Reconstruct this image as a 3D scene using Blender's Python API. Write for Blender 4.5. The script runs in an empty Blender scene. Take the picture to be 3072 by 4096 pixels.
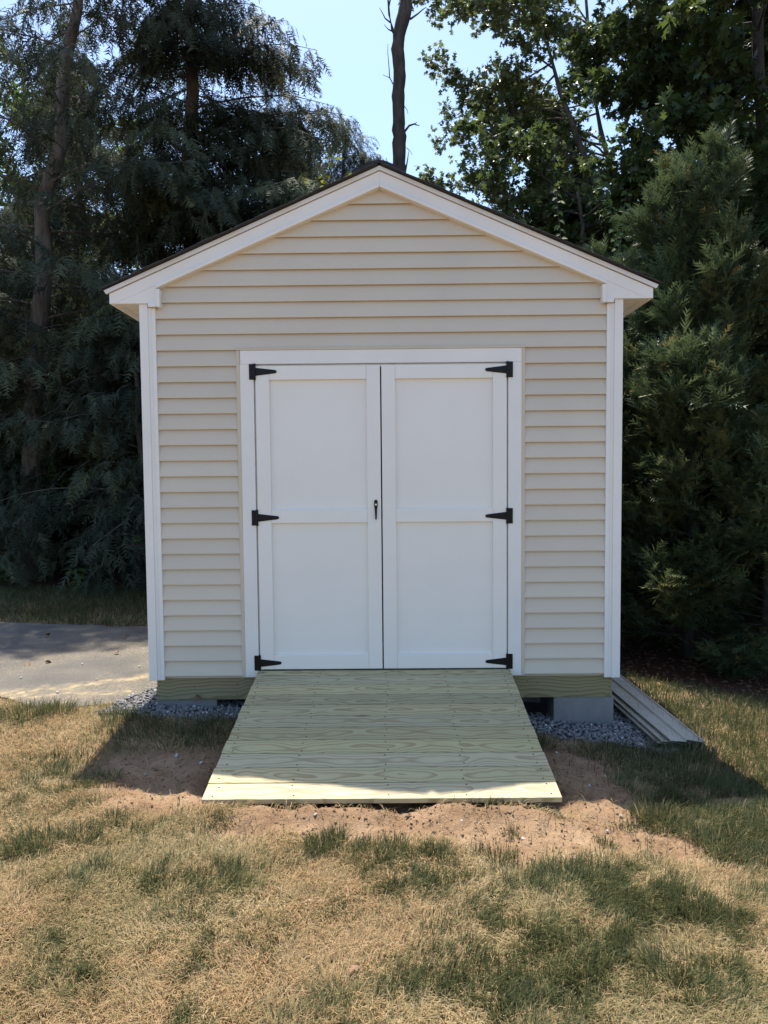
import bpy, bmesh, math, random
import numpy as np
from mathutils import Vector, Matrix
random.seed(7)
RNG = np.random.default_rng(11)
scene = bpy.context.scene
COL = scene.collection
rad = math.radians

# ------------------------------------------------------------------ camera
def cam_axes(yaw, pitch, roll):
    cy, sy, cp, sp = math.cos(yaw), math.sin(yaw), math.cos(pitch), math.sin(pitch)
    f = Vector((sy*cp, cy*cp, sp)); r = Vector((cy, -sy, 0)); u = r.cross(f)
    cr, sr = math.cos(roll), math.sin(roll)
    return r*cr + u*sr, u*cr - r*sr, f
cam_r, cam_u, cam_f = cam_axes(rad(-0.390), rad(-3.103), rad(-0.508))
cd = bpy.data.cameras.new('camera')
cam = bpy.data.objects.new('camera', cd); COL.objects.link(cam)
cd.sensor_fit = 'VERTICAL'; cd.sensor_height = 24.0; cd.sensor_width = 18.0
cd.lens = 24.0*2840/4096
cd.clip_start = 0.05; cd.clip_end = 2000
cam.matrix_world = Matrix(((cam_r.x, cam_u.x, -cam_f.x, 0.0412),
                           (cam_r.y, cam_u.y, -cam_f.y, -4.6543),
                           (cam_r.z, cam_u.z, -cam_f.z, 1.5039),
                           (0, 0, 0, 1)))
scene.camera = cam

# ------------------------------------------------------------------ light
SUN = Vector((-0.068, 0.386, 1.0)).normalized()
elev = math.asin(SUN.z); azim = math.atan2(SUN.x, SUN.y)
world = bpy.data.worlds.new('World'); scene.world = world; world.use_nodes = True
wn = world.node_tree.nodes; wl = world.node_tree.links
wn.clear()
wo = wn.new('ShaderNodeOutputWorld'); wb = wn.new('ShaderNodeBackground'); ws = wn.new('ShaderNodeTexSky')
ws.sky_type = 'NISHITA'; ws.sun_disc = False
ws.sun_elevation = elev; ws.sun_rotation = azim
ws.air_density = 1.0; ws.dust_density = 1.0; ws.ozone_density = 3.0
wb.inputs['Strength'].default_value = 0.135
wl.new(ws.outputs[0], wb.inputs[0]); wl.new(wb.outputs[0], wo.inputs[0])
sd = bpy.data.lights.new('sun', 'SUN'); sun = bpy.data.objects.new('sun', sd); COL.objects.link(sun)
sd.energy = 4.4; sd.angle = rad(0.55); sd.color = (1.0, 0.935, 0.83)
sun.rotation_euler = (-SUN).to_track_quat('-Z', 'Y').to_euler()
sun.location = (0, 0, 30)
scene.view_settings.view_transform = 'Standard'
scene.view_settings.look = 'None'
scene.view_settings.gamma = 1.0
scene.view_settings.exposure = 1.08
scene.cycles.max_bounces = 8
scene.cycles.transparent_max_bounces = 8

# ------------------------------------------------------------------ object helpers
def tag(o, label=None, cat=None, group=None, kind=None):
    if label: o['label'] = label
    if cat: o['category'] = cat
    if group: o['group'] = group
    if kind: o['kind'] = kind
    return o
def empty(name, loc=(0, 0, 0), rz=0.0):
    o = bpy.data.objects.new(name, None); COL.objects.link(o)
    o.location = loc; o.rotation_euler = (0, 0, rz); o.empty_display_size = 0.2
    return o
def link(name, me, parent=None, mat=None, loc=None, rot=None):
    o = bpy.data.objects.new(name, me); COL.objects.link(o)
    if mat is not None and len(me.materials) == 0: me.materials.append(mat)
    if loc is not None: o.location = loc
    if rot is not None: o.rotation_euler = rot
    if parent is not None: o.parent = parent
    return o
class MB:
    """collects faces for one mesh"""
    def __init__(s): s.v = []; s.f = []
    def add(s, vs, fs):
        n = len(s.v); s.v += [tuple(p) for p in vs]; s.f += [tuple(i+n for i in q) for q in fs]
    def box(s, x0, x1, y0, y1, z0, z1):
        s.add([(x0,y0,z0),(x1,y0,z0),(x1,y1,z0),(x0,y1,z0),(x0,y0,z1),(x1,y0,z1),(x1,y1,z1),(x0,y1,z1)],
              [(0,3,2,1),(4,5,6,7),(0,1,5,4),(1,2,6,5),(2,3,7,6),(3,0,4,7)])
    def prism(s, poly, y0, y1):
        """poly: (x,z) points, extruded from y0 (front) to y1 (back)"""
        n = len(poly)
        a = sum(poly[i][0]*poly[(i+1)%n][1]-poly[(i+1)%n][0]*poly[i][1] for i in range(n))
        if a < 0: poly = poly[::-1]
        vs = [(x, y0, z) for x, z in poly] + [(x, y1, z) for x, z in poly]
        fs = [tuple(range(n)), tuple(range(2*n-1, n-1, -1))]
        fs += [(i, i+n, (i+1)%n+n, (i+1)%n) for i in range(n)]
        s.add(vs, fs)
    def tube(s, pts, radii, n=8, cap=True):
        pts = [Vector(p) for p in pts]; b = len(s.v)
        for i, p in enumerate(pts):
            t = (pts[min(i+1, len(pts)-1)]-pts[max(i-1, 0)]).normalized()
            a = t.orthogonal().normalized() if abs(t.z) > .95 else t.cross(Vector((0, 0, 1))).normalized()
            if abs(t.z) > .95: a = Vector((1, 0, 0)) - t*t.x; a.normalize()
            c = t.cross(a)
            for k in range(n):
                w = 2*math.pi*k/n
                s.v.append(tuple(p+(a*math.cos(w)+c*math.sin(w))*radii[i]))
        for i in range(len(pts)-1):
            for k in range(n):
                s.f.append((b+i*n+k, b+i*n+(k+1)%n, b+(i+1)*n+(k+1)%n, b+(i+1)*n+k))
        if cap:
            s.f.append(tuple(b+k for k in range(n))[::-1]); e = b+(len(pts)-1)*n
            s.f.append(tuple(e+k for k in range(n)))
    def mesh(s, name, bevel=0, seg=2, smooth=False):
        me = bpy.data.meshes.new(name); me.from_pydata(s.v, [], s.f); me.update()
        bm = bmesh.new(); bm.from_mesh(me)
        bmesh.ops.recalc_face_normals(bm, faces=bm.faces)
        if bevel:
            bmesh.ops.bevel(bm, geom=[e for e in bm.edges if len(e.link_faces) == 2 and e.calc_face_angle(0) > .5], offset=bevel, segments=seg, affect='EDGES', profile=.5, clamp_overlap=True)
        bm.to_mesh(me); bm.free()
        if smooth: me.polygons.foreach_set('use_smooth', [True]*len(me.polygons))
        return me
    def obj(s, name, mat, parent=None, bevel=0, seg=2, smooth=False):
        return link(name, s.mesh(name, bevel, seg, smooth), parent, mat)
def boxobj(name, mat, parent, x0, x1, y0, y1, z0, z1, bevel=0.0015):
    m = MB(); m.box(x0, x1, y0, y1, z0, z1); return m.obj(name, mat, parent, bevel, 1)
def tri_mesh(name, V, T, face_attrs=None, smooth=False):
    V = np.asarray(V, np.float32); T = np.asarray(T, np.int32)
    me = bpy.data.meshes.new(name)
    me.vertices.add(len(V)); me.vertices.foreach_set('co', V.ravel())
    me.loops.add(len(T)*3); me.loops.foreach_set('vertex_index', T.ravel())
    me.polygons.add(len(T)); me.polygons.foreach_set('loop_start', np.arange(0, len(T)*3, 3, dtype=np.int32))
    if smooth: me.polygons.foreach_set('use_smooth', np.ones(len(T), bool))
    for k, a in (face_attrs or {}).items():
        at = me.attributes.new(k, 'FLOAT', 'FACE'); at.data.foreach_set('value', np.asarray(a, np.float32))
    me.update(calc_edges=True)
    return me

# ------------------------------------------------------------------ numpy noise
_H = np.random.default_rng(5).random((256, 256))
def vnoise(x, y):
    xi = np.floor(x).astype(int); yi = np.floor(y).astype(int); fx = x-xi; fy = y-yi
    fx = fx*fx*(3-2*fx); fy = fy*fy*(3-2*fy)
    g = lambda a, b: _H[a % 256, b % 256]
    return (g(xi, yi)*(1-fx)+g(xi+1, yi)*fx)*(1-fy)+(g(xi, yi+1)*(1-fx)+g(xi+1, yi+1)*fx)*fy
def fbm(x, y, s, o=4):
    t = 0; a = .5; n = 0
    for i in range(o):
        t = t+a*vnoise(x*s+17.3*i, y*s+5.1*i); n += a; a *= .5; s *= 2.03
    return t/n
def sstep(a, b, x):
    t = np.clip((x-a)/(b-a), 0, 1); return t*t*(3-2*t)

# ------------------------------------------------------------------ materials
def newmat(name):
    m = bpy.data.materials.new(name); m.use_nodes = True
    nt = m.node_tree; p = nt.nodes['Principled BSDF']
    return m, nt, p
def nd(nt, typ, **kw):
    n = nt.nodes.new(typ)
    for k, v in kw.items(): setattr(n, k, v)
    return n
def noise(nt, vec, scale, detail=4, rough=.55, dist=0):
    n = nd(nt, 'ShaderNodeTexNoise'); n.inputs['Scale'].default_value = scale
    n.inputs['Detail'].default_value = detail; n.inputs['Roughness'].default_value = rough
    n.inputs['Distortion'].default_value = dist
    if vec is not None: nt.links.new(vec, n.inputs['Vector'])
    return n.outputs['Fac']
def ramp(nt, fac, stops, interp='LINEAR'):
    r = nd(nt, 'ShaderNodeValToRGB'); e = r.color_ramp.elements; r.color_ramp.interpolation = interp
    while len(e) < len(stops): e.new(.5)
    for q, (pos, c) in zip(e, stops):
        q.position = pos; q.color = (c[0], c[1], c[2], 1) if not isinstance(c, (int, float)) else (c, c, c, 1)
    nt.links.new(fac, r.inputs['Fac']); return r.outputs['Color']
def mix(nt, fac, a, b, mode='MIX'):
    m = nd(nt, 'ShaderNodeMix', data_type='RGBA', blend_type=mode)
    for sock, v in ((m.inputs[0], fac), (m.inputs[6], a), (m.inputs[7], b)):
        if isinstance(v, (int, float)): sock.default_value = v
        elif isinstance(v, tuple): sock.default_value = (*v, 1)
        else: nt.links.new(v, sock)
    return m.outputs[2]
def mth(nt, op, a, b=None, c=None):
    m = nd(nt, 'ShaderNodeMath', operation=op)
    for i, v in enumerate((a, b, c)):
        if v is None: continue
        if isinstance(v, (int, float)): m.inputs[i].default_value = v
        else: nt.links.new(v, m.inputs[i])
    return m.outputs[0]
def mapping(nt, vec, scale=(1, 1, 1), loc=(0, 0, 0)):
    m = nd(nt, 'ShaderNodeMapping'); m.inputs['Scale'].default_value = scale; m.inputs['Location'].default_value = loc
    nt.links.new(vec, m.inputs['Vector']); return m.outputs[0]
def bump(nt, p, h, strength=.3, dist=.01):
    b = nd(nt, 'ShaderNodeBump'); b.inputs['Strength'].default_value = strength; b.inputs['Distance'].default_value = dist
    nt.links.new(h, b.inputs['Height']); nt.links.new(b.outputs[0], p.inputs['Normal'])
def texco(nt, which='Object'): return nd(nt, 'ShaderNodeTexCoord').outputs[which]
def attr(nt, name): return nd(nt, 'ShaderNodeAttribute', attribute_name=name).outputs['Fac']
def objrand(nt): return nd(nt, 'ShaderNodeObjectInfo').outputs['Random']

def mat_paint(name, col, rough=.45, bumpscale=260, bs=.05, dirt=.06):
    m, nt, p = newmat(name); v = texco(nt)
    n = noise(nt, v, 2.3, 6); d = ramp(nt, n, [(.35, tuple(c*(1-dirt) for c in col)), (.65, col)])
    nt.links.new(d, p.inputs['Base Color']); p.inputs['Roughness'].default_value = rough
    bump(nt, p, noise(nt, v, bumpscale, 2), bs, .002)
    return m
M = {}
M['white'] = mat_paint('white_trim', (.80, .775, .725), .5)
M['door'] = mat_paint('white_door_paint', (.81, .78, .715), .42, dirt=.035)
M['tan_trim'] = mat_paint('tan_vinyl_trim', (.585, .51, .385), .45)
M['drip'] = mat_paint('almond_metal', (.74, .71, .655), .4)
def mat_siding():
    m, nt, p = newmat('tan_vinyl_siding'); v = texco(nt)
    g = noise(nt, mapping(nt, v, (4, 60, 150)), 1.0, 5, .6)
    c = ramp(nt, noise(nt, v, 1.6, 5), [(.3, (.585, .512, .405)), (.7, (.625, .552, .435))])
    r = mth(nt, 'MULTIPLY_ADD', objrand(nt), .06, .96)
    hs = nd(nt, 'ShaderNodeHueSaturation'); nt.links.new(c, hs.inputs['Color']); nt.links.new(r, hs.inputs['Value'])
    nt.links.new(hs.outputs[0], p.inputs['Base Color'])
    p.inputs['Roughness'].default_value = .45; bump(nt, p, g, .12, .004); return m
M['siding'] = mat_siding()
def mat_black():
    m, nt, p = newmat('black_powder_coat'); v = texco(nt)
    p.inputs['Base Color'].default_value = (.0035, .0035, .004, 1); p.inputs['Roughness'].default_value = .45; p.inputs['Specular IOR Level'].default_value = .25
    bump(nt, p, noise(nt, v, 900, 2), .12, .001); return m
M['black'] = mat_black()
def mat_metal():
    m, nt, p = newmat('steel'); p.inputs['Metallic'].default_value = 1
    p.inputs['Base Color'].default_value = (.75, .75, .76, 1); p.inputs['Roughness'].default_value = .3
    v = texco(nt); bump(nt, p, noise(nt, v, 500, 2), .05, .001); return m
M['steel'] = mat_metal()
def mat_wood(name, light, dark, green, ringw=.011, across='Y'):
    """flat-sawn treated pine: rings of a log that wanders along the board"""
    m, nt, p = newmat(name)
    v = texco(nt); rnd = objrand(nt)
    off = mth(nt, 'MULTIPLY', rnd, 57.0)
    cx = nd(nt, 'ShaderNodeCombineXYZ'); nt.links.new(off, cx.inputs[0]); nt.links.new(off, cx.inputs[1])
    va = nd(nt, 'ShaderNodeVectorMath', operation='ADD'); nt.links.new(v, va.inputs[0]); nt.links.new(cx.outputs[0], va.inputs[1])
    vv = va.outputs[0]
    sep = nd(nt, 'ShaderNodeSeparateXYZ'); nt.links.new(v, sep.inputs[0])
    wand = noise(nt, mapping(nt, vv, (1.5, .0, .0)), 1.0, 3)
    wand2 = noise(nt, mapping(nt, vv, (2.3, .0, .0), (9, 3, 1)), 1.0, 2)
    loc = noise(nt, mapping(nt, vv, (5, 16, 16)), 1.0, 3)
    y = mth(nt, 'ADD', sep.outputs[across], mth(nt, 'MULTIPLY_ADD', wand, .22, -.11))
    z = mth(nt, 'MULTIPLY_ADD', wand2, .10, .0)
    rr = mth(nt, 'SQRT', mth(nt, 'ADD', mth(nt, 'MULTIPLY', y, y), mth(nt, 'MULTIPLY', z, z)))
    rr = mth(nt, 'ADD', rr, mth(nt, 'MULTIPLY', loc, .012))
    s = mth(nt, 'FRACT', mth(nt, 'DIVIDE', rr, ringw))
    ring = ramp(nt, s, [(0, 0.0), (.5, .12), (.86, .95), (.93, .75), (1, 0.0)])
    fine = noise(nt, mapping(nt, vv, (6, 260, 260)), 1.0, 3)
    big = noise(nt, mapping(nt, vv, (.8, 2.0, 2.0)), 1.0, 3)
    base = ramp(nt, big, [(.3, light), (.7, green)])
    base = mix(nt, mth(nt, 'MULTIPLY', ring, .75), base, dark)
    base = mix(nt, mth(nt, 'MULTIPLY', ramp(nt, fine, [(.45, 0.0), (.75, 1.0)]), .22), base, dark)
    # per-board tint
    hs = nd(nt, 'ShaderNodeHueSaturation'); nt.links.new(base, hs.inputs['Color'])
    nt.links.new(mth(nt, 'MULTIPLY_ADD', rnd, .28, .82), hs.inputs['Value'])
    nt.links.new(mth(nt, 'MULTIPLY_ADD', noise(nt, mapping(nt, vv, (.01, .01, .01)), 7.0, 0), .7, .65), hs.inputs['Saturation'])
    col = hs.outputs[0]
    # knots
    vo = nd(nt, 'ShaderNodeTexVoronoi'); vo.inputs['Scale'].default_value = 1.0
    nt.links.new(mapping(nt, vv, (2.2, 6.0, 6.0)), vo.inputs['Vector'])
    kd = mth(nt, 'ADD', vo.outputs['Distance'], mth(nt, 'MULTIPLY_ADD', loc, .06, -.03))
    kn = ramp(nt, kd, [(.0, 1.0), (.035, .95), (.06, .3), (.085, .65), (.11, 0.0)])
    pick = ramp(nt, vo.outputs['Color'], [(.50, 0.0), (.52, 1.0)])
    k = mth(nt, 'MULTIPLY', kn, pick)
    col = mix(nt, mth(nt, 'MULTIPLY', k, .85), col, (.12, .075, .04))
    # scuffs and grey drag marks
    sc = ramp(nt, noise(nt, mapping(nt, vv, (3, 12, 5)), 1.0, 6, .7), [(.6, 0.0), (.8, 1.0)])
    col = mix(nt, mth(nt, 'MULTIPLY', sc, .28), col, (.26, .25, .22))
    nt.links.new(col, p.inputs['Base Color']); p.inputs['Roughness'].default_value = .72
    bump(nt, p, mth(nt, 'ADD', ring, fine), .18, .0015)
    return m
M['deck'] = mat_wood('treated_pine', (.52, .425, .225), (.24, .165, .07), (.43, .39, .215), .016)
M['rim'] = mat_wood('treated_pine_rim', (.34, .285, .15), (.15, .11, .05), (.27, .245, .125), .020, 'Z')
def mat_concrete():
    m, nt, p = newmat('concrete_block'); v = texco(nt)
    c = ramp(nt, noise(nt, v, 9, 8, .7), [(.3, (.20, .193, .18)), (.7, (.27, .26, .245))])
    c = mix(nt, ramp(nt, noise(nt, v, 170, 3), [(.55, 0.0), (.75, .6)]), c, (.2, .2, .19))
    nt.links.new(c, p.inputs['Base Color']); p.inputs['Roughness'].default_value = .95
    bump(nt, p, noise(nt, v, 240, 4, .7), .6, .004); return m
M['concrete'] = mat_concrete()
def mat_shingle():
    m, nt, p = newmat('asphalt_shingle'); v = texco(nt)
    c = ramp(nt, noise(nt, v, 320, 2), [(.35, (.012, .012, .014)), (.7, (.055, .055, .06))])
    nt.links.new(c, p.inputs['Base Color']); p.inputs['Roughness'].default_value = .95
    bump(nt, p, noise(nt, v, 420, 2), .8, .003); return m
M['shingle'] = mat_shingle()
def mat_soil():
    m, nt, p = newmat('soil'); v = texco(nt)
    th = attr(nt, 'thatch'); gv = attr(nt, 'gravel'); mu = attr(nt, 'mulch')
    soil = ramp(nt, noise(nt, v, 5, 8, .65), [(.28, (.19, .115, .064)), (.5, (.295, .19, .112)), (.72, (.385, .265, .165))])
    soil = mix(nt, ramp(nt, noise(nt, v, 60, 4, .7), [(.5, 0.0), (.75, .5)]), soil, (.16, .09, .05))
    # dry thatch: matted straw colours, darkened to paint shade between the blades
    a = noise(nt, mapping(nt, v, (1, 1, 1)), 85, 5, .75, 2.0)
    straw = ramp(nt, a, [(.25, (.085, .058, .032)), (.5, (.21, .145, .078)), (.7, (.36, .26, .145))])
    col = mix(nt, th, soil, straw)
    gr = ramp(nt, noise(nt, v, 120, 3), [(.35, (.06, .06, .062)), (.7, (.17, .17, .175))])
    col = mix(nt, gv, col, gr)
    ml = ramp(nt, noise(nt, mapping(nt, v, (1, 1, 1)), 60, 5, .7, 1.5), [(.3, (.03, .016, .01)), (.7, (.13, .065, .04))])
    col = mix(nt, mu, col, ml)
    nt.links.new(col, p.inputs['Base Color']); p.inputs['Roughness'].default_value = 1.0
    p.inputs['Specular IOR Level'].default_value = .1
    h = mth(nt, 'ADD', noise(nt, v, 28, 6, .7), mth(nt, 'MULTIPLY', noise(nt, v, 130, 4, .7), .5))
    bump(nt, p, h, .9, .02); return m
M['soil'] = mat_soil()
def mat_asphalt():
    m, nt, p = newmat('old_asphalt'); v = texco(nt)
    c = ramp(nt, noise(nt, v, 2.2, 7, .6), [(.3, (.068, .061, .053)), (.7, (.112, .10, .084))])
    c = mix(nt, ramp(nt, noise(nt, v, 210, 3, .7), [(.5, 0.0), (.7, .75)]), c, (.26, .25, .23))
    c = mix(nt, ramp(nt, noise(nt, v, 160, 2), [(.28, .7), (.42, 0.0)]), c, (.05, .05, .05))
    # washed-in sand and sawdust lying in streaks
    wob = noise(nt, v, 1.4, 4)
    sep = nd(nt, 'ShaderNodeSeparateXYZ'); nt.links.new(v, sep.inputs[0])
    u = mth(nt, 'ADD', mth(nt, 'MULTIPLY_ADD', sep.outputs['X'], -.42, -1.32), mth(nt, 'MULTIPLY_ADD', wob, .9, -.45))
    u = mth(nt, 'ABSOLUTE', mth(nt, 'ADD', sep.outputs['Y'], u))
    band = ramp(nt, u, [(0.0, 1.0), (.04, .7), (.14, .0)])
    u2 = mth(nt, 'ABSOLUTE', mth(nt, 'ADD', sep.outputs['Y'], mth(nt, 'ADD', mth(nt, 'MULTIPLY_ADD', sep.outputs['X'], .10, -.02), mth(nt, 'MULTIPLY_ADD', wob, -1.0, .50))))
    band2 = ramp(nt, u2, [(0.0, 1.0), (.03, .6), (.12, .0)])
    grain = ramp(nt, noise(nt, v, 14, 8, .75), [(.40, 0.0), (.62, 1.0)])
    bb = mth(nt, 'MULTIPLY', mth(nt, 'MAXIMUM', band, band2), grain)
    spread = mth(nt, 'MULTIPLY', ramp(nt, noise(nt, v, 1.1, 5), [(.42, 0.0), (.7, .55)]), ramp(nt, noise(nt, v, 45, 6, .8), [(.45, 0.0), (.65, 1.0)]))
    c = mix(nt, mth(nt, 'MAXIMUM', mth(nt, 'MULTIPLY', bb, .85), spread), c, (.50, .38, .20))
    nt.links.new(c, p.inputs['Base Color']); p.inputs['Roughness'].default_value = .95
    bump(nt, p, noise(nt, v, 230, 4, .7), .5, .004); return m
M['asphalt'] = mat_asphalt()
def mat_stone():
    m, nt, p = newmat('crushed_stone'); v = texco(nt)
    t = attr(nt, 'tone')
    c = ramp(nt, t, [(0, (.10, .096, .092)), (.5, (.205, .198, .19)), (.9, (.34, .325, .305)), (1, (.56, .54, .51))])
    c = mix(nt, ramp(nt, noise(nt, v, 160, 3), [(.4, 0.0), (.7, .4)]), c, (.12, .12, .125))
    nt.links.new(c, p.inputs['Base Color']); p.inputs['Roughness'].default_value = .9
    return m
M['stone'] = mat_stone()
def mat_leaf(name, stops, trans=.3, rough=.5, spec=.3, tcol=None):
    """thin leaf: diffuse + light passing through"""
    m, nt, p = newmat(name)
    t = attr(nt, 'tone'); c = ramp(nt, t, stops)
    nt.links.new(c, p.inputs['Base Color']); p.inputs['Roughness'].default_value = rough
    p.inputs['Specular IOR Level'].default_value = spec
    tr = nd(nt, 'ShaderNodeBsdfTranslucent')
    if tcol: nt.links.new(mix(nt, .5, c, tcol), tr.inputs['Color'])
    else: nt.links.new(c, tr.inputs['Color'])
    ms = nd(nt, 'ShaderNodeMixShader'); ms.inputs[0].default_value = trans
    out = nt.nodes['Material Output']
    nt.links.new(p.outputs[0], ms.inputs[1]); nt.links.new(tr.outputs[0], ms.inputs[2]); nt.links.new(ms.outputs[0], out.inputs['Surface'])
    return m
M['hemlock'] = mat_leaf('hemlock_needles', [(0, (.034, .046, .032)), (.6, (.066, .083, .054)), (1, (.12, .14, .075))], .30, .6, .12)
M['oak'] = mat_leaf('oak_leaves', [(0, (.03, .05, .022)), (.6, (.055, .088, .032)), (.95, (.095, .135, .045)), (1, (.2, .2, .05))], .36, .42, .4, (.16, .22, .05))
M['oak_sunlit'] = mat_leaf('pin_oak_leaves_sunlit', [(0, (.05, .078, .03)), (.6, (.10, .14, .055)), (1, (.19, .22, .085))], .42, .4, .5, (.22, .26, .08))  # brighter copy of the oak leaf colours: sunlight on this crown painted in
M['thuja'] = mat_leaf('arborvitae_sprays', [(0, (.038, .06, .029)), (.6, (.074, .105, .047)), (.95, (.125, .16, .065)), (1, (.2, .165, .065))], .28)
M['broad'] = mat_leaf('broad_leaves', [(0, (.03, .06, .02)), (.6, (.06, .11, .03)), (1, (.13, .19, .05))], .35, .6, .15, (.2, .28, .05))
M['maple'] = mat_leaf('sunlit_maple_leaves', [(0, (.10, .14, .03)), (.6, (.19, .23, .05)), (1, (.34, .33, .07))], .45, .45, .3, (.35, .35, .06))
M['grass'] = mat_leaf('grass_blades', [(0, (.062, .076, .030)), (.22, (.118, .130, .054)), (.42, (.21, .20, .092)), (.62, (.36, .275, .14)), (.85, (.50, .385, .215)), (1, (.64, .52, .33))], .33, .6, .2)
def rusty_straw(m):
    nt = m.node_tree; p = nt.nodes['Principled BSDF']; src = p.inputs['Base Color'].links[0].from_socket
    f = mth(nt, 'MULTIPLY', ramp(nt, attr(nt, 'tone'), [(.45, 0.0), (.65, 1.0)]), attr(nt, 'rust'))
    c = mix(nt, f, src, (.40, .225, .115))
    for n in nt.nodes:
        if n.type in ('BSDF_PRINCIPLED',): nt.links.new(c, n.inputs['Base Color'])
        if n.type == 'BSDF_TRANSLUCENT': nt.links.new(c, n.inputs['Color'])
rusty_straw(M['grass'])
def mat_bark(name, a, b, sc=1.0):
    m, nt, p = newmat(name); v = texco(nt)
    n = noise(nt, mapping(nt, v, (14*sc, 14*sc, 3*sc)), 1.0, 7, .7, .6)
    c = ramp(nt, n, [(.32, a), (.62, b)])
    c = mix(nt, ramp(nt, noise(nt, v, 2.5, 5), [(.5, 0.0), (.75, .5)]), c, tuple(min(1, q*1.5) for q in b))
    nt.links.new(c, p.inputs['Base Color']); p.inputs['Roughness'].default_value = .95
    bump(nt, p, n, .9, .03); return m
M['bark'] = mat_bark('grey_bark', (.045, .038, .033), (.16, .145, .13))
M['bark_dark'] = mat_bark('dark_bark', (.022, .018, .016), (.085, .072, .062))
M['twig'] = mat_bark('twig_bark', (.05, .04, .03), (.13, .11, .09))
def mat_old_siding():
    m, nt, p = newmat('muddy_siding_offcut'); v = texco(nt)
    c = ramp(nt, noise(nt, v, 3, 6), [(.3, (.36, .325, .26)), (.7, (.47, .43, .35))])
    w = noise(nt, mapping(nt, v, (1, 1, 1)), 22, 3, .5, 1.5)
    ed = ramp(nt, mth(nt, 'ABSOLUTE', mth(nt, 'ADD', w, -.56)), [(0.0, .75), (.012, .5), (.03, 0.0)])
    c = mix(nt, mth(nt, 'MULTIPLY', ed, ramp(nt, noise(nt, v, 5, 3), [(.45, 0.0), (.6, 1.0)])), c, (.11, .085, .06))
    nt.links.new(c, p.inputs['Base Color']); p.inputs['Roughness'].default_value = .7
    bump(nt, p, noise(nt, mapping(nt, v, (90, 4, 4)), 1.0, 4), .15, .003); return m
M['offcut'] = mat_old_siding()
M['house'] = mat_paint('grey_clapboard', (.40, .42, .44), .6)
M['house_trim'] = mat_paint('house_white_trim', (.7, .7, .68), .5)
def mat_glass():
    m, nt, p = newmat('window_glass'); p.inputs['Base Color'].default_value = (.02, .025, .03, 1)
    p.inputs['Roughness'].default_value = .08; v = texco(nt); bump(nt, p, noise(nt, v, 3, 2), .02, .01); return m
M['glass'] = mat_glass()
def mat_deadleaf():
    m, nt, p = newmat('dry_leaf'); v = texco(nt)
    c = ramp(nt, noise(nt, v, 40, 4), [(.3, (.11, .06, .032)), (.7, (.25, .15, .085))])
    nt.links.new(c, p.inputs['Base Color']); p.inputs['Roughness'].default_value = .8; return m
M['deadleaf'] = mat_deadleaf()
def mat_pebble():
    m, nt, p = newmat('pale_pebble'); v = texco(nt)
    c = ramp(nt, noise(nt, v, 30, 4), [(.3, (.33, .29, .25)), (.7, (.6, .57, .52))])
    nt.links.new(c, p.inputs['Base Color']); p.inputs['Roughness'].default_value = .85; bump(nt, p, noise(nt, v, 90, 3), .4, .003); return m
M['pebble'] = mat_pebble()

# ------------------------------------------------------------------ ground
def ell(x, y, L, warp=.16, sc=3.2):
    """soft union of ellipses with a ragged rim, 0..1"""
    wx = x+warp*(fbm(x, y, sc, 4)-.5)*2; wy = y+warp*.8*(fbm(x+31, y+7, sc, 4)-.5)*2
    t = np.zeros_like(x)
    for cx, cy, rx, ry in L:
        d = np.sqrt(((wx-cx)/rx)**2+((wy-cy)/ry)**2); t = np.maximum(t, 1-sstep(.75, 1.15, d))
    return t
DIRT = [(-1.12, -.98, .46, .34), (-.98, -1.33, .42, .15), (.1, -1.58, .85, .17), (.72, -1.68, .55, .19), (1.2, -1.68, .24, .15),
        (1.02, -.80, .28, .46), (1.0, -1.3, .3, .25), (0, -.8, .95, .75), (1.75, -1.1, .12, .06), (-.45, -1.58, .3, .06)]
GREEN = [(-1.25, -.45, .48, .2), (-1.62, -.42, .2, .2), (-2.25, -.2, .24, .12), (-1.42, -1.72, .22, .08), (-1.2, -1.38, .2, .07), (-.23, -1.74, .10, .12), (-.05, -1.83, .12, .09),
         (.2, -1.83, .10, .07), (.47, -1.83, .10, .06), (1.45, -.55, .5, .18), (1.55, -.95, .6, .5), (1.9, -1.3, .5, .4), (2.0, -.6, .5, .4), (1.5, -1.4, .5, .22), (2.3, .1, .75, .9), (1.65, -1.75, .35, .2),
         (1.1, -2.12, .2, .14), (1.2, -2.28, .2, .1), (.65, -2.15, .3, .2), (.1, -2.05, .22, .13), (-.55, -2.05, .18, .1), (-.62, -2.5, .16, .07), (.55, -2.45, .32, .2), (.25, -2.6, .3, .14),
         (-1.75, -.75, .25, .1), (-.95, -1.68, .3, .08), (.95, -2.55, .2, .12), (-4, 3.9, 4.5, 1.0), (2.8, .9, .7, .4), (-1.55, -1.16, .12, .08), (.75, -.42, .3, .09)]
def gravel_mask(x, y):
    wx = x+.07*(fbm(x, y, 5, 3)-.5)*2; wy = y+.10*(fbm(x+9, y, 5, 3)-.5)*2
    front = np.where(x < 0, -.22, -.27-.17*sstep(.9, 1.7, x))
    m = sstep(-.03, .03, wy-front)*(1-sstep(3.9, 4.0, wy))*sstep(-1.86, -1.78, wx+.10*np.clip(wy-.2, 0, 2))*(1-sstep(1.78, 1.86, wx))
    return m
def ground_h(x, y):
    x = np.asarray(x, float); y = np.asarray(y, float)
    t = sstep(-.35, -1.35, y)
    back = -.11-.048*np.clip(x, -1.6, 1.6)
    front = -.05-.11*sstep(.5, 1.7, x)*(1-.7*sstep(-1.7, -2.8, y))
    h = back*(1-t)+front*t
    h = np.where(x < -1.65, h-.012*sstep(-1.65, -1.9, x)*0, h)
    return h
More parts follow.
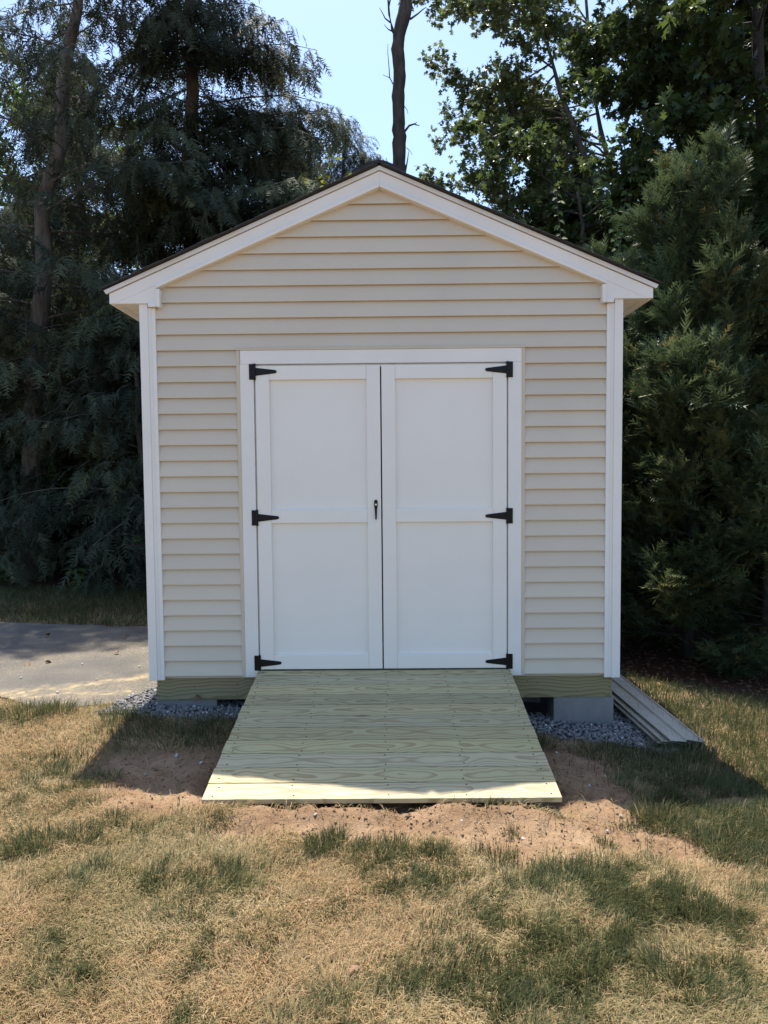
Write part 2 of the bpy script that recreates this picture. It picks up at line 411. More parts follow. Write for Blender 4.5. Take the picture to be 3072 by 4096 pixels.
def ground_detail(x, y):
    near = np.exp(-((x/4.5)**2+((y+1)/4)**2))
    d = ell(x, y, DIRT)
    b = (fbm(x, y, 2.2, 3)-.5)*.05*near
    lump = ((fbm(x+3, y+3, 7, 4)-.5)*.06+(fbm(x, y, 24, 3)-.5)*.045)*d*near
    under = (1-sstep(.80, .95, np.abs(x)))*sstep(-1.50, -1.40, y)*(1-sstep(-.1, .1, y))
    b = b*(1-.7*under)-.035*under
    b = b+.034*np.exp(-((y+1.52)/.10)**2)*sstep(-1.0, -.8, x)*(1-sstep(.6, .85, x))*(1-.9*np.exp(-((x-.06)/.07)**2))
    drive = sstep(-1.55, -1.7, x)*sstep(-.15, .15, y)*(1-sstep(2.6, 2.9, y))
    b = b*(1-drive)-.012*drive
    shed = (1-sstep(1.5, 1.9, np.abs(x)))*sstep(-.3, -.1, y)
    return b*(1-shed)+lump*(1-shed)*(1-drive)
def full_h(x, y): return ground_h(x, y)+ground_detail(x, y)
def graded(a, b, fine, far):
    """fine spacing on [a,b], growing steps out to +-far"""
    c = list(np.arange(a, b+1e-6, fine)); s = fine; p = a
    lo = []
    while p > -far: s *= 1.28; p -= s; lo.append(p)
    s = fine; p = b; hi = []
    while p < far: s *= 1.28; p += s; hi.append(p)
    return np.array(lo[::-1]+c+hi)
gx = graded(-3.0, 3.0, .022, 500); gy = graded(-3.2, 1.2, .022, 500)
X, Y = np.meshgrid(gx, gy); Z = full_h(X, Y)
V = np.stack([X, Y, Z], -1).reshape(-1, 3)
nx, ny = len(gx), len(gy)
ii = (np.arange(ny-1)[:, None]*nx+np.arange(nx-1)[None]).ravel()
T = np.concatenate([np.stack([ii, ii+1, ii+nx+1], -1), np.stack([ii, ii+nx+1, ii+nx], -1)])
me = tri_mesh('ground', V, T, smooth=True)
xf, yf = V[:, 0].astype(float), V[:, 1].astype(float)
def mulch_mask(x, y):
    w = .18*(fbm(x, y, 2.5, 3)-.5)*2
    return sstep(-.06, .06, (y+w)-(1.25-.95*np.clip(x-1.9, 0, 1.1)))*sstep(1.7, 1.85, x)*(1-sstep(8, 9, x))*(1-sstep(9, 10, y))
def vattr(me, name, a):
    at = me.attributes.new(name, 'FLOAT', 'POINT'); at.data.foreach_set('value', np.asarray(a, np.float32))
vattr(me, 'thatch', (1-ell(xf, yf, DIRT))*(.72+.28*fbm(xf, yf, 6, 2)))
vattr(me, 'gravel', gravel_mask(xf, yf))
vattr(me, 'mulch', np.maximum(mulch_mask(xf, yf), sstep(4.3, 4.9, yf+.3*fbm(xf, yf, 2))*(1-sstep(30, 50, yf))))
tag(link('ground', me, None, M['soil']), kind='structure')

# driveway sheet
dx = np.concatenate([np.linspace(-14, -3.2, 30), np.linspace(-3.1, -1.64, 60)])
def drive_near(x):
    e = np.interp(x, [-14, -3.2, -2.7, -2.4, -2.06, -1.86, -1.74, -1.66, -1.6], [2.2, .55, .24, .04, -.02, .02, .20, .42, .55])
    return e+.05*(fbm(x, x*0+2, 6, 3)-.5)*2
def drive_far(x): return np.interp(x, [-14, -4.1, -2.4, -1.6], [3.2, 2.76, 2.45, 2.4])+.10*(fbm(x, x*0+8, 5, 3)-.5)*2
nv = 40
tt = np.linspace(0, 1, nv)[:, None]
DX = np.repeat(dx[None], nv, 0); DY = drive_near(dx)[None]*(1-tt)+drive_far(dx)[None]*tt
DZ = ground_h(DX, DY)+.004+.012*np.minimum(1, np.minimum(tt, 1-tt)*12)+.006*(fbm(DX, DY, 1.5, 2)-.5)
Vd = np.stack([DX, DY, DZ], -1).reshape(-1, 3); n = len(dx)
ii = (np.arange(nv-1)[:, None]*n+np.arange(n-1)[None]).ravel()
tag(link('driveway', tri_mesh('driveway', Vd, np.concatenate([np.stack([ii, ii+1, ii+n+1], -1), np.stack([ii, ii+n+1, ii+n], -1)]), smooth=True), None, M['asphalt']), kind='structure')
def on_drive(x, y): return (x < -1.6) & (y > drive_near(x)) & (y < drive_far(x))

# ------------------------------------------------------------------ the shed
shed = tag(empty('storage_shed', (0, 0, 0)), 'tan vinyl sided gable shed with white double doors and white trim', 'shed')
WX, DEP = 1.524, 3.66
SL = .429
# core walls with a doorway left open
def wall(name, *b): return boxobj('wall', M['tan_trim'], shed, *b, bevel=0)
wall('w', -1.505, -.812, -.003, .09, .155, 2.60)
wall('w', .812, 1.505, -.003, .09, .155, 2.60)
m = MB(); m.prism([(-1.505, 2.601), (-.81, 2.601), (-.81, 2.222), (.81, 2.222), (.81, 2.601), (1.505, 2.601), (1.505, 2.74), (0, 3.37), (-1.505, 2.74)], -.003, .09)
m.obj('wall', M['tan_trim'], shed)
wall('w', -1.505, -1.42, .091, DEP, .155, 2.60); wall('w', 1.42, 1.505, .091, DEP, .155, 2.60)
m = MB(); m.prism([(-1.419, .155), (1.419, .155), (1.419, 2.7), (0, 3.32), (-1.419, 2.7)], DEP-.09, DEP); m.obj('wall', M['tan_trim'], shed)
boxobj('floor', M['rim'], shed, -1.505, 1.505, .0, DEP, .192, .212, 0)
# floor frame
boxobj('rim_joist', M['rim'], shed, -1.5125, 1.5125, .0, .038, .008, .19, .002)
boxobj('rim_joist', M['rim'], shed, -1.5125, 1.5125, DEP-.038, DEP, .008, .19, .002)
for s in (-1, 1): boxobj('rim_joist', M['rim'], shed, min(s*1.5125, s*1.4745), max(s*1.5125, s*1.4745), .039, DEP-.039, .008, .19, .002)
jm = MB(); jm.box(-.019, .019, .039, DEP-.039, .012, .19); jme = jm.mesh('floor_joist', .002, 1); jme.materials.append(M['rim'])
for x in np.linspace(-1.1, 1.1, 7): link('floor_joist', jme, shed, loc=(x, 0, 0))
# siding
def course(x0b, x0t, x1b, x1t, z0, z1, name='siding_course', parent=shed):
    prof = [(-.0125, z0+.013, 0), (-.0285, z0+.011, 0), (-.0295, z0, 0), (-.0315, z0, 0), (-.0325, z0+.003, .03), (-.0325, z0+.008, .08), (-.0105, z1+.014, 1)]
    v = []
    for y, z, t in prof: v += [(x0b+(x0t-x0b)*t, y, z), (x1b+(x1t-x1b)*t, y, z)]
    m = MB(); m.add(v, [(2*i, 2*i+1, 2*i+3, 2*i+2) for i in range(len(prof)-1)])
    me = bpy.data.meshes.new(name); me.from_pydata(m.v, [], m.f); me.update()
    return link(name, me, parent, M['siding'])
S0, EX = .1745, .1016
half = lambda z: max(.004, min(1.462, (3.345-z)/.4305))
for k in range(31):
    z0, z1 = S0+EX*k, S0+EX*(k+1)
    if z0 < 2.30:
        za = min(z1, 2.317) if z1 > 2.317 else z1
        course(-1.462, -1.462, -.925, -.925, z0, z1); course(.925, .925, 1.462, 1.462, z0, z1)
        if z1 > 2.33: course(-.9255, -.9255, .9255, .9255, 2.318, z1)
    else:
        course(-half(z0), -half(z1), half(z0), half(z1), z0, z1)
side_me = None
for k in range(24):
    z0, z1 = S0+EX*k, min(S0+EX*(k+1), 2.585)
    prof = [(.006, z0), (.023, z0), (.0265, z0+.004), (.027, z0+.010), (.012, z1+.002)]
    for s in (-1, 1):
        v = []
        for d, z in prof: v += [(s*(1.505+d), .05, z), (s*(1.505+d), DEP-.04, z)]
        me = bpy.data.meshes.new('siding_course'); me.from_pydata(v, [], [(2*i, 2*i+1, 2*i+3, 2*i+2) for i in range(4)]); me.update()
        link('siding_course', me, shed, M['siding'])
# corner posts: outer board with a ribbed inner flange
for s in (-1, 1):
    m = MB()
    sx = lambda a, b: (min(s*a, s*b), max(s*a, s*b))
    m.box(*sx(1.4965, 1.5515), -.043, .055, .150, 2.6035)
    m.obj('corner_post', M['white'], shed, .003, 2)
    m = MB(); m.box(*sx(1.4500, 1.4975), -.036, -.004, .151, 2.580); m.box(*sx(1.4760, 1.4800), -.0385, -.0355, .152, 2.5795)
    m.obj('corner_flange', M['white'], shed, .0015, 1)
    m = MB(); m.box(*sx(1.506, 1.5515), DEP-.055, DEP+.04, .150, 2.5945); m.obj('corner_post', M['white'], shed, .003, 2)
# rake: fascia boards, lower trim, drip edge, eave returns
FT = lambda x: 3.414-.4305*abs(x)
for s in (-1, 1):
    e = 1.7355
    m = MB(); m.prism([(0, FT(0)), (s*e, FT(e)), (s*e, 2.6045), (s*1.701, 2.6045), (0, 3.3367)], -.056, -.030)
    m.obj('rake_fascia', M['white'], shed, .0012, 1)
    xs = 1.4356
    zt = lambda x: 3.3369-.4305*abs(x)+.001
    m = MB(); m.prism([(0, zt(0)-.0005), (s*xs, zt(xs)-.0005), (s*xs, zt(xs)-.0255), (0, zt(0)-.0255)], -.0700, -.004)
    m.obj('rake_trim', M['white'], shed, .005, 2)
    m = MB(); m.prism([(s*xs, zt(xs)-.0015), (s*1.6995, 2.6050), (s*1.6995, 2.6042), (s*xs, 2.6042)], -.0545, -.004)
    m.obj('eave_return', M['white'], shed, .0012, 1)
    m = MB(); m.box(min(s*1.4098, s*1.4353), max(s*1.4098, s*1.4353), -.0690, -.004, 2.5794, zt(xs)-.027); m.obj('return_trim', M['white'], shed, .003, 2)
    m = MB(); m.box(min(s*1.4356, s*1.486), max(s*1.4356, s*1.486), -.0680, -.0445, 2.5797, 2.6038); m.obj('return_trim', M['white'], shed, .003, 2)
    # drip edge along the rake: kicked-out strip
    p0 = (0, 3.4435); p1 = (s*1.7665, 2.6860)
    m = MB()
    dn = (0, 3.4150), (s*1.753, 2.6608)
    m.add([(p0[0], -.0660, p0[1]), (p1[0], -.0660, p1[1]), (dn[1][0], -.0680, dn[1][1]+.003), (dn[0][0], -.0680, dn[0][1]+.003),
           (p0[0], -.020, p0[1]), (p1[0], -.020, p1[1]), (dn[1][0], -.050, dn[1][1]+.003), (dn[0][0], -.050, dn[0][1]+.003)],
          [(0, 1, 2, 3), (0, 4, 5, 1), (3, 2, 6, 7), (1, 5, 6, 2)])
    m.obj('drip_edge', M['drip'], shed)
    # roof deck, eave fascia, soffit
    m = MB(); m.prism([(0, 3.440), (s*1.75, 3.440-.429*1.75), (s*1.75, 3.425-.429*1.75), (0, 3.425)], -.019, DEP+.05); m.obj('roof_deck', M['rim'], shed)
    m = MB(); m.prism([(s*1.711, 2.6025), (s*1.7345, 2.6025), (s*1.7345, 2.662), (s*1.711, 2.662)], -.0295, DEP+.05); m.obj('eave_fascia', M['white'], shed, .0015, 1)
    # the inner lip that the soffit panels slide into
    m = MB(); m.prism([(s*1.687, 2.6065), (s*1.7105, 2.6035), (s*1.7105, 2.619), (s*1.687, 2.619)], -.0295, DEP+.05); m.obj('soffit_channel', M['white'], shed, .001, 1)
    for i in range(11):
        y0 = -.0295+i*.334
        for j in range(3):
            a = y0+j*.1127
            m = MB(); m.box(min(s*1.552, s*1.692), max(s*1.552, s*1.692), a+.005, a+.1020, 2.610, 2.617); m.box(min(s*1.552, s*1.692), max(s*1.552, s*1.692), a+.1020, a+.1167, 2.617, 2.620)
            m.obj('soffit_panel', M['white'], shed, .0012, 1)
# shingles: courses of strips with cut tabs, sharing one mesh
sh = MB()
for t in range(3): sh.box(.0, .145, t*.315+.004, t*.315+.311, -.0015, .0045)
sh.box(.14, .30, .0, .94, -.003, .0015)
shm = sh.mesh('shingle', .001, 1); shm.materials.append(M['shingle'])
sh = MB()
for t in range(3): sh.box(.0, .145, t*.315+.004, t*.315+.311, -.0015, .0045)
shm_top = sh.mesh('shingle', .001, 1); shm_top.materials.append(M['shingle'])
ang = math.atan(SL)
for s in (-1, 1):
    for c in range(14):
        d = 1.784/math.cos(ang)-.1355*c-.0
        for q in range(5):
            y = -.088-.006*((c*7) % 3)+q*.9455-(.157*(c % 3) if q else 0)
            if y > DEP: continue
            x = d*math.cos(ang); z = 3.4505-SL*x+.004
            o = link('shingle', shm if c < 13 else shm_top, shed)
            # local x runs up the slope from the butt edge
            ax = Vector((-s*math.cos(ang), 0, math.sin(ang))); ay = Vector((0, 1, 0)); az = ax.cross(ay)
            if az.z < 0: az = -az
            tilt = .018
            ax2 = (ax*math.cos(tilt)-az*math.sin(tilt)); az2 = az*math.cos(tilt)+ax*math.sin(tilt)
            Mx = Matrix(((ax2.x, ay.x, az2.x, s*x), (ax2.y, ay.y, az2.y, y), (ax2.z, ay.z, az2.z, z+.002+random.uniform(0, .0015)), (0, 0, 0, 1)))
            o.matrix_local = Mx
cap = MB()
for i in range(7):
    a = -.17+i*.34/6
    pass
pts = []
for i in range(9):
    x = -.17+.34*i/8
    zc = 3.4790-SL*(math.sqrt(x*x+.03**2)-.03)*1.06
    pts.append((x, zc))
for y0, y1, dz in ((0, .305, 0),):
    vs = [(x, y0, z+.008) for x, z in pts]+[(x, y1, z+.001) for x, z in pts]+[(x, y0, z-.012) for x, z in pts]+[(x, y1, z-.012) for x, z in pts]
    n = 9; fs = []
    for i in range(n-1): fs += [(i, i+1, n+i+1, n+i), (2*n+i, 3*n+i, 3*n+i+1, 2*n+i+1), (i, 2*n+i, 2*n+i+1, i+1), (n+i, n+i+1, 3*n+i+1, 3*n+i)]
    fs += [(0, n, 3*n, 2*n), (n-1, 3*n-1, 4*n-1, 2*n-1)]
    cap.add(vs, fs)
capm = cap.mesh('ridge_cap'); capm.materials.append(M['shingle'])
for i in range(26):
    o = link('ridge_cap', capm, shed, loc=(random.uniform(-.004, .004), -.104+i*.145, .0+.0005*random.random()))
    o.rotation_euler = (-.014, 0, random.uniform(-.006, .006))

# door surround
cas = M['white']
boxobj('door_header', cas, shed, -.9105, .9045, -.037, -.004, 2.2155, 2.3035, .002)
boxobj('door_jamb', cas, shed, -.9125, -.8250, -.037, -.004, .168, 2.2150, .002)
boxobj('door_jamb', cas, shed, .8180, .9045, -.037, -.004, .168, 2.2150, .002)
boxobj('door_stop', cas, shed, -.8245, -.795, -.012, .02, .21, 2.214, .001)
boxobj('door_stop', cas, shed, .788, .8175, -.012, .02, .21, 2.214, .001)
boxobj('door_stop', cas, shed, -.7945, .7875, -.012, .02, 2.192, 2.214, .001)
# tan J-channel round the casing
m = MB(); m.box(-.937, .9275, -.041, -.004, 2.304, 2.317); m.box(-.937, .9275, -.0375, -.005, 2.3165, 2.327); m.obj('channel_trim', M['tan_trim'], shed, .0015, 1)
for x0, x1 in ((-.9365, -.9130), (.9050, .9270)):
    m = MB(); m.box(x0, x1, -.0345, -.004, .166, 2.3035); m.obj('channel_trim', M['tan_trim'], shed, .0015, 1)
# doors
def hinge_mesh(s):
    """s=+1: strap points to +x (left leaf). origin at barrel centre"""
    m = MB()
    m.box(min(-s*.036, -s*.004), max(-s*.036, -s*.004), -.0035, .0, -.050, .050)
    m.tube([(0, -.004, -.052), (0, -.004, .052)], [.0075, .0075], 10)
    pts = [(s*.006, .0255), (s*.130, .0108), (s*.1375, .0085), (s*.1420, .0035), (s*.1420, -.0035), (s*.1375, -.0085), (s*.130, -.0108), (s*.006, -.0255)]
    m.prism(pts, -.0045, -.0005)
    me = m.mesh('hinge', .0008, 1); me.materials.append(M['black']); return me
HM = {1: hinge_mesh(1), -1: hinge_mesh(-1)}
def door(x0, x1, s, label):
    """panel door leaf between x0 and x1; s=+1 hinged on its left edge"""
    z0, z1 = .2205, 2.2020
    d = empty('door', ((x0+x1)/2, -.02, z0)); d.parent = shed
    d['label'] = label
    def pb(nm, *b, bev=.0022):
        m = MB(); m.box(b[0]-(x0+x1)/2, b[1]-(x0+x1)/2, b[2]+.02, b[3]+.02, b[4]-z0, b[5]-z0); return m.obj(nm, M['door'], d, bev, 2)
    pb('panel', x0+.02, x1-.02, -.0185, -.001, z0+.02, z1-.02, bev=0)
    st = .0885
    pb('stile', x0, x0+st, -.0395, .0, z0, z1); pb('stile', x1-st, x1, -.0395, .0, z0, z1)
    g = .0006
    pb('rail', x0+st+g, x1-st-g, -.0392, .0, z1-.0885, z1); pb('rail', x0+st+g, x1-st-g, -.0392, .0, 1.1865, 1.2745); pb('rail', x0+st+g, x1-st-g, -.0392, .0, z0, z0+.0955)
    hx = x0-.0035 if s > 0 else x1+.0035
    for z in (2.1655, 1.2225, .2635):
        o = link('hinge', HM[s], d); o.location = (hx-(x0+x1)/2, -.0372+.02-.0025, z-z0)
    return d
dl = door(-.8130, -.0085, 1, 'door leaf carrying the black locking handle')
dr = door(.0000, .8075, -1, 'door leaf without a handle')
# lever handle with key lock
hx, hz = -.0425+.41075, 1.3030-.2205
m = MB()
prof = [(.030, .0075), (.026, .0105), (.012, .0120), (-.006, .0120), (-.022, .0098), (-.034, .0080), (-.060, .0066), (-.086, .0056), (-.0965, .0052)]
poly = [(w, z) for z, w in prof]+[(-w, z) for z, w in prof[::-1]]
yb = {0: -.016}
n = len(prof); vs = []
for i, (z, w) in enumerate(prof):
    y1 = -.030 if z > -.03 else -.030-.014*min(1, (-.03-z)/.05); y0 = -.0195 if z > -.03 else y1+.009
    vs += [(hx-w, y0, hz+z), (hx-w*.8, y1, hz+z), (hx+w*.8, y1, hz+z), (hx+w, y0, hz+z)]
fs = []
for i in range(n-1):
    a, b = 4*i, 4*i+4
    fs += [(a, a+1, b+1, b), (a+1, a+2, b+2, b+1), (a+2, a+3, b+3, b+2), (a+3, a, b, b+3)]
fs += [(0, 3, 2, 1), (4*n-4, 4*n-3, 4*n-2, 4*n-1)]
m.add(vs, fs); m.obj('handle', M['black'], dl, .0012, 2)
m = MB(); m.tube([(hx, -.0295, hz), (hx, -.0325, hz)], [.0066, .0060], 16); lk = m.obj('lock_cylinder', M['steel'], dl, smooth=False)
m = MB(); m.tube([(hx, -.0323, hz+.0005), (hx, -.0330, hz+.0005)], [.0022, .0022], 10); m.obj('keyhole', M['black'], dl)
# nail heads in the rim board
nm = MB(); nm.tube([(0, 0, 0), (0, -.002, 0)], [.0038, .003], 8); nmm = nm.mesh('nail'); nmm.materials.append(M['black'])
for x, z in ((-1.50, .035), (-1.50, .10), (-1.25, .028), (-1.265, .095), (-.98, .04), (-.975, .11), (1.495, .03), (1.495, .075), (1.498, .13), (1.28, .05), (1.02, .105), (.95, .12)):
    link('nail', nmm, shed, loc=(x, .0003, z))

# ------------------------------------------------------------------ ramp
RZ = lambda y: .2125+(y+.05)*.150
ramp_o = tag(empty('wooden_ramp', (0, -.75, 0)), 'pale treated pine plank ramp leading up to the shed doors', 'ramp')
ramp_ang = math.atan(.150)
bw, gap = .1385, .0055
ln = 0.0; boards = []
pos = 1.452
screw = MB(); screw.tube([(0, 0, .0002), (0, 0, .0012)], [.0046, .0040], 8); scm = screw.mesh('screw'); scm.materials.append(M['bark_dark'])
L = 1.400/math.cos(ramp_ang)
widths = [.072]+[(L-.072-10*gap)/10]*10
s_ = 0.0
for i, w in enumerate(widths):
    y_mid = -.046-(s_+w/2)*math.cos(ramp_ang); z_mid = RZ(y_mid)-.026/2
    lx = -.8285+.003*random.uniform(-1, 1)-.012*i/10; rx = .8265+.003*random.uniform(-1, 1)+.004*i/10
    m = MB(); m.box(-(rx-lx)/2, (rx-lx)/2, -w/2, w/2, -.013, .013)
    o = m.obj('deck_board', M['deck'], None, .0035, 2)
    o.parent = ramp_o
    o.location = ((lx+rx)/2, y_mid+.75, z_mid+random.uniform(-.0008, .0008)); o.rotation_euler = (ramp_ang, 0, random.uniform(-.0008, .0008))
    for sx in (-.79, -.42, .02, .40, .78):
        for sy in ((-.3, .3) if i else (0,)):
            q = link('screw', scm, o, loc=(sx-(lx+rx)/2+random.uniform(-.012, .012), sy*w+random.uniform(-.008, .008), .0131))
    s_ += w+gap
for x in (-.78, -.40, 0, .40, .77):
    m = MB()
    ys, ye = -.004, -1.37
    zt_ = lambda y: RZ(y)-.0265
    m.add([(x-.019, ys, zt_(ys)), (x+.019, ys, zt_(ys)), (x+.019, ye, zt_(ye)), (x-.019, ye, zt_(ye)), (x-.019, ys, zt_(ys)-.12), (x+.019, ys, zt_(ys)-.12), (x+.019, ye, zt_(ye)-.03), (x-.019, ye, zt_(ye)-.03)],
          [(0, 1, 2, 3), (7, 6, 5, 4), (0, 4, 5, 1), (1, 5, 6, 2), (2, 6, 7, 3), (3, 7, 4, 0)])
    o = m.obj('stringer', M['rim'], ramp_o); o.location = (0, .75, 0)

# ------------------------------------------------------------------ concrete blocks
def block(x, y, label, zt=.008, h=.194, w=.397, d=.194):
    m = MB(); m.box(-w/2, w/2, 0, d, -h, 0); 
    me = m.mesh('concrete_block', .004, 2)
    o = link('concrete_block', me, None, M['concrete'], loc=(x, y, zt))
    return tag(o, label, 'concrete block', 'blocks carrying the shed')
block(-1.318, .012, 'half buried concrete block under the shed corner beside the driveway')
block(1.327, .004, 'grey concrete block standing clear of the gravel under the shed corner')
block(.93, .42, 'shaded concrete block set back under the shed floor')
block(-1.318, 1.8, 'concrete block under the middle of the shed side by the driveway')
block(1.327, 1.8, 'concrete block under the middle of the shed side by the evergreens')
block(-1.318, 3.4, 'rear concrete block under the shed corner by the driveway'); block(1.327, 3.4, 'rear concrete block under the shed corner by the evergreens')

# ------------------------------------------------------------------ gravel
def ico():
    bm = bmesh.new(); bmesh.ops.create_icosphere(bm, subdivisions=1, radius=1)
    v = np.array([p.co[:] for p in bm.verts]); f = np.array([[q.index for q in t.verts] for t in bm.faces]); bm.free(); return v, f
IV, IF = ico()
def stones(pos, size, flat=.7):
    n = len(pos); R = RNG
    q = R.normal(size=(n, 4)); q /= np.linalg.norm(q, axis=1)[:, None]; w, x, y, z = q.T
    rot = np.stack([1-2*(y*y+z*z), 2*(x*y-z*w), 2*(x*z+y*w), 2*(x*y+z*w), 1-2*(x*x+z*z), 2*(y*z-x*w), 2*(x*z-y*w), 2*(y*z+x*w), 1-2*(x*x+y*y)], -1).reshape(n, 3, 3)
    loc = IV[None]*(1+R.uniform(-.28, .28, (n, len(IV), 1)))*np.stack([np.ones(n), R.uniform(.6, 1, n), R.uniform(.5, .85, n)], -1)[:, None, :]
    v = np.einsum('nij,nkj->nki', rot, loc)*size[:, None, None]; v[:, :, 2] *= flat+.2; v += pos[:, None, :]
    f = IF[None]+(np.arange(n)*len(IV))[:, None, None]
    return v.reshape(-1, 3), f.reshape(-1, 3)
N = 24000
px = RNG.uniform(-2.0, 1.9, N); py = RNG.uniform(-.55, 1.3, N)
vis = (py < .15) | (np.abs(px) > 1.35)
keep = (gravel_mask(px, py) > RNG.uniform(.25, .75, N)) & vis & ~((np.abs(px) < .8) & (py < .1))
for cx in (-1.318, 1.327): keep &= ~((np.abs(px-cx) < .19) & (py > .02) & (py < .2))
px, py = px[keep], py[keep]
sz = RNG.uniform(.0085, .0165, len(px)); pz = full_h(px, py)+sz*.35+RNG.uniform(0, .008, len(px))
# keep loose chips scattered over the lawn edge too
V, F = stones(np.stack([px, py, pz], -1), sz)
tone = np.repeat(np.where(RNG.random(len(px)) < .03, 1.0, RNG.beta(2.2, 2.6, len(px))*.9), len(IF))
tag(link('gravel', tri_mesh('gravel', V, F, {'tone': tone}), None, M['stone']), 'loose grey crushed stone spread round and under the shed', 'gravel', kind='stuff')
# dirt clods
N = 14000
px = RNG.uniform(-1.7, 1.7, N); py = RNG.uniform(-2.0, -.25, N)
d = ell(px, py, DIRT)*(np.abs(px) > .86)+ell(px, py, DIRT)*(np.abs(px) <= .86)*(py < -1.46)
keep = d*(.35+fbm(px, py, 4, 2)) > RNG.uniform(.2, 1.1, N)
px, py = px[keep], py[keep]; sz = .0018+.008*RNG.random(len(px))**6+.0025*RNG.random(len(px))
V, F = stones(np.stack([px, py, full_h(px, py)+sz*.25], -1), sz, .6)
tag(link('soil_clods', tri_mesh('soil_clods', V, F), None, M['soil']), 'crumbs of reddish brown soil scattered over the bare dirt', 'soil', kind='stuff')

# ------------------------------------------------------------------ grass
def blades(x, y, length, width, lean, az, tone):
    n = len(x); z = full_h(x, y)-.004
    dirh = np.stack([np.cos(az), np.sin(az)], -1); side = np.stack([-np.sin(az), np.cos(az)], -1)
    tw = RNG.uniform(-1, 1, n)
    side = side*np.cos(tw)[:, None]+dirh*np.sin(tw)[:, None]
    P = np.zeros((n, 5, 3))
    a1 = lean*.55; a2 = lean*1.35
    h1 = length*.5*np.sin(a1); v1 = length*.5*np.cos(a1); h2 = h1+length*.5*np.sin(a2); v2 = v1+length*.5*np.cos(a2)
    v2 = np.maximum(v2, .006)
    b = np.stack([x, y], -1)
    for k, (h, v, w, s) in enumerate(((0, 0, 1, -1), (0, 0, 1, 1), (h1, v1, .85, -1), (h1, v1, .85, 1), (h2, v2, 0, 0))):
        hh = h if np.ndim(h) else np.full(n, float(h)); vv = v if np.ndim(v) else np.full(n, float(v))
        P[:, k, :2] = b+dirh*hh[:, None]+side*(width*w*s*.5)[:, None]; P[:, k, 2] = z+vv
    t = np.array([[0, 1, 3], [0, 3, 2], [2, 3, 4]])
    F = t[None]+(np.arange(n)*5)[:, None, None]
    return P.reshape(-1, 3), F.reshape(-1, 3), np.repeat(tone, 3)
def lawn(n, x0, x1, y0, y1, dens=None, wid=1.0, lenk=1.0, greenbias=0.0):
    x = RNG.uniform(x0, x1, n); y = RNG.uniform(y0, y1, n)
    ok = ~on_drive(x, y) & ~((np.abs(x) < .85) & (y > -1.44) & (y < 0)) & ~((np.abs(x) < 1.5) & (y > -.05) & (y < 3.7))
    d = ell(x, y, DIRT); g = gravel_mask(x, y); mu = mulch_mask(x, y)
    clump = fbm(x, y, 9, 3)
    edge = .10+.30*sstep(.62, .75, clump)
    pr = (1-d)*(1-np.clip(g*1.5, 0, 1))*(1-mu)*(.55+.45*sstep(.30, .52, fbm(x+77, y+21, 4, 4)))+d*edge*.22*(1-g)
    if dens is not None: pr = pr*dens(x, y)
    ok &= pr > RNG.random(n)
    x, y, d = x[ok], y[ok], d[ok]; n = len(x)
    gm = ell(x, y, GREEN, .30, 4.5)*(.45+.75*fbm(x+11, y+4, 12, 3))
    tuft = fbm(x+50, y+20, 5.5, 4); fine = fbm(x+8, y+90, 21, 2)
    gs = np.clip(.66*gm+2.3*(tuft-.445-.045*sstep(.2, -1.0, x))+1.1*(fine-.5)+greenbias+.5*sstep(1.0, 1.6, x)*sstep(-1.95, -1.6, y), 0, 1)          # how green and standing
    isg = RNG.random(n) < np.clip(.14+.75*gs, 0, .86)
    length = np.where(isg, RNG.uniform(.028, .062, n)*(1+.45*gs), RNG.uniform(.03, .075, n))*lenk
    lean = np.where(isg, RNG.normal(.85, .32, n)-.25*gs, RNG.normal(1.12, .24, n)); lean = np.clip(lean, .05, 1.30)
    # combed in drifts, so the lawn lies in tufts
    flow = 6.5*fbm(x+70, y+3, 1.7, 2)+5.0*fbm(x, y+44, 7, 2)
    az = flow+RNG.normal(0, .75, n)+np.where(isg, 0, RNG.normal(0, .9, n))
    tone = np.where(isg, np.clip(.36-.24*gs+RNG.normal(0, .12, n), 0, .6), np.clip(.74+RNG.normal(0, .13, n)-.16*sstep(.5, .7, fbm(x+5, y+66, 2.5, 3)), .45, 1))
    w = np.where(isg, RNG.uniform(.0022, .0036, n), RNG.uniform(.0018, .0032, n))*wid
    return blades(x, y, length, w, lean, az, tone)
parts = [lawn(150000, -1.75, 1.75, -3.0, -2.0), lawn(120000, -2.3, 2.3, -2.0, -.9), lawn(66000, -3.4, 3.4, -.9, .35, wid=1.25, lenk=1.12),
         lawn(22000, 1.6, 4.2, .3, 2.2, wid=1.6, lenk=1.2, greenbias=.5), lawn(44000, -8.5, -1.5, 2.2, 5.0, wid=2.0, lenk=1.6, greenbias=.8), lawn(9000, -5, -2, -.5, 1.5, wid=1.6),
         lawn(16000, -4.5, 4.5, -5.5, -3.0, wid=2.0), lawn(9000, -4.5, -1.7, -3.0, -.9, wid=1.8), lawn(9000, 1.7, 4.5, -3.0, -.9, wid=1.8)]
Vs, Fs, Ts, k = [], [], [], 0
for v, f, t in parts: Vs.append(v); Fs.append(f+k); Ts.append(t); k += len(v)
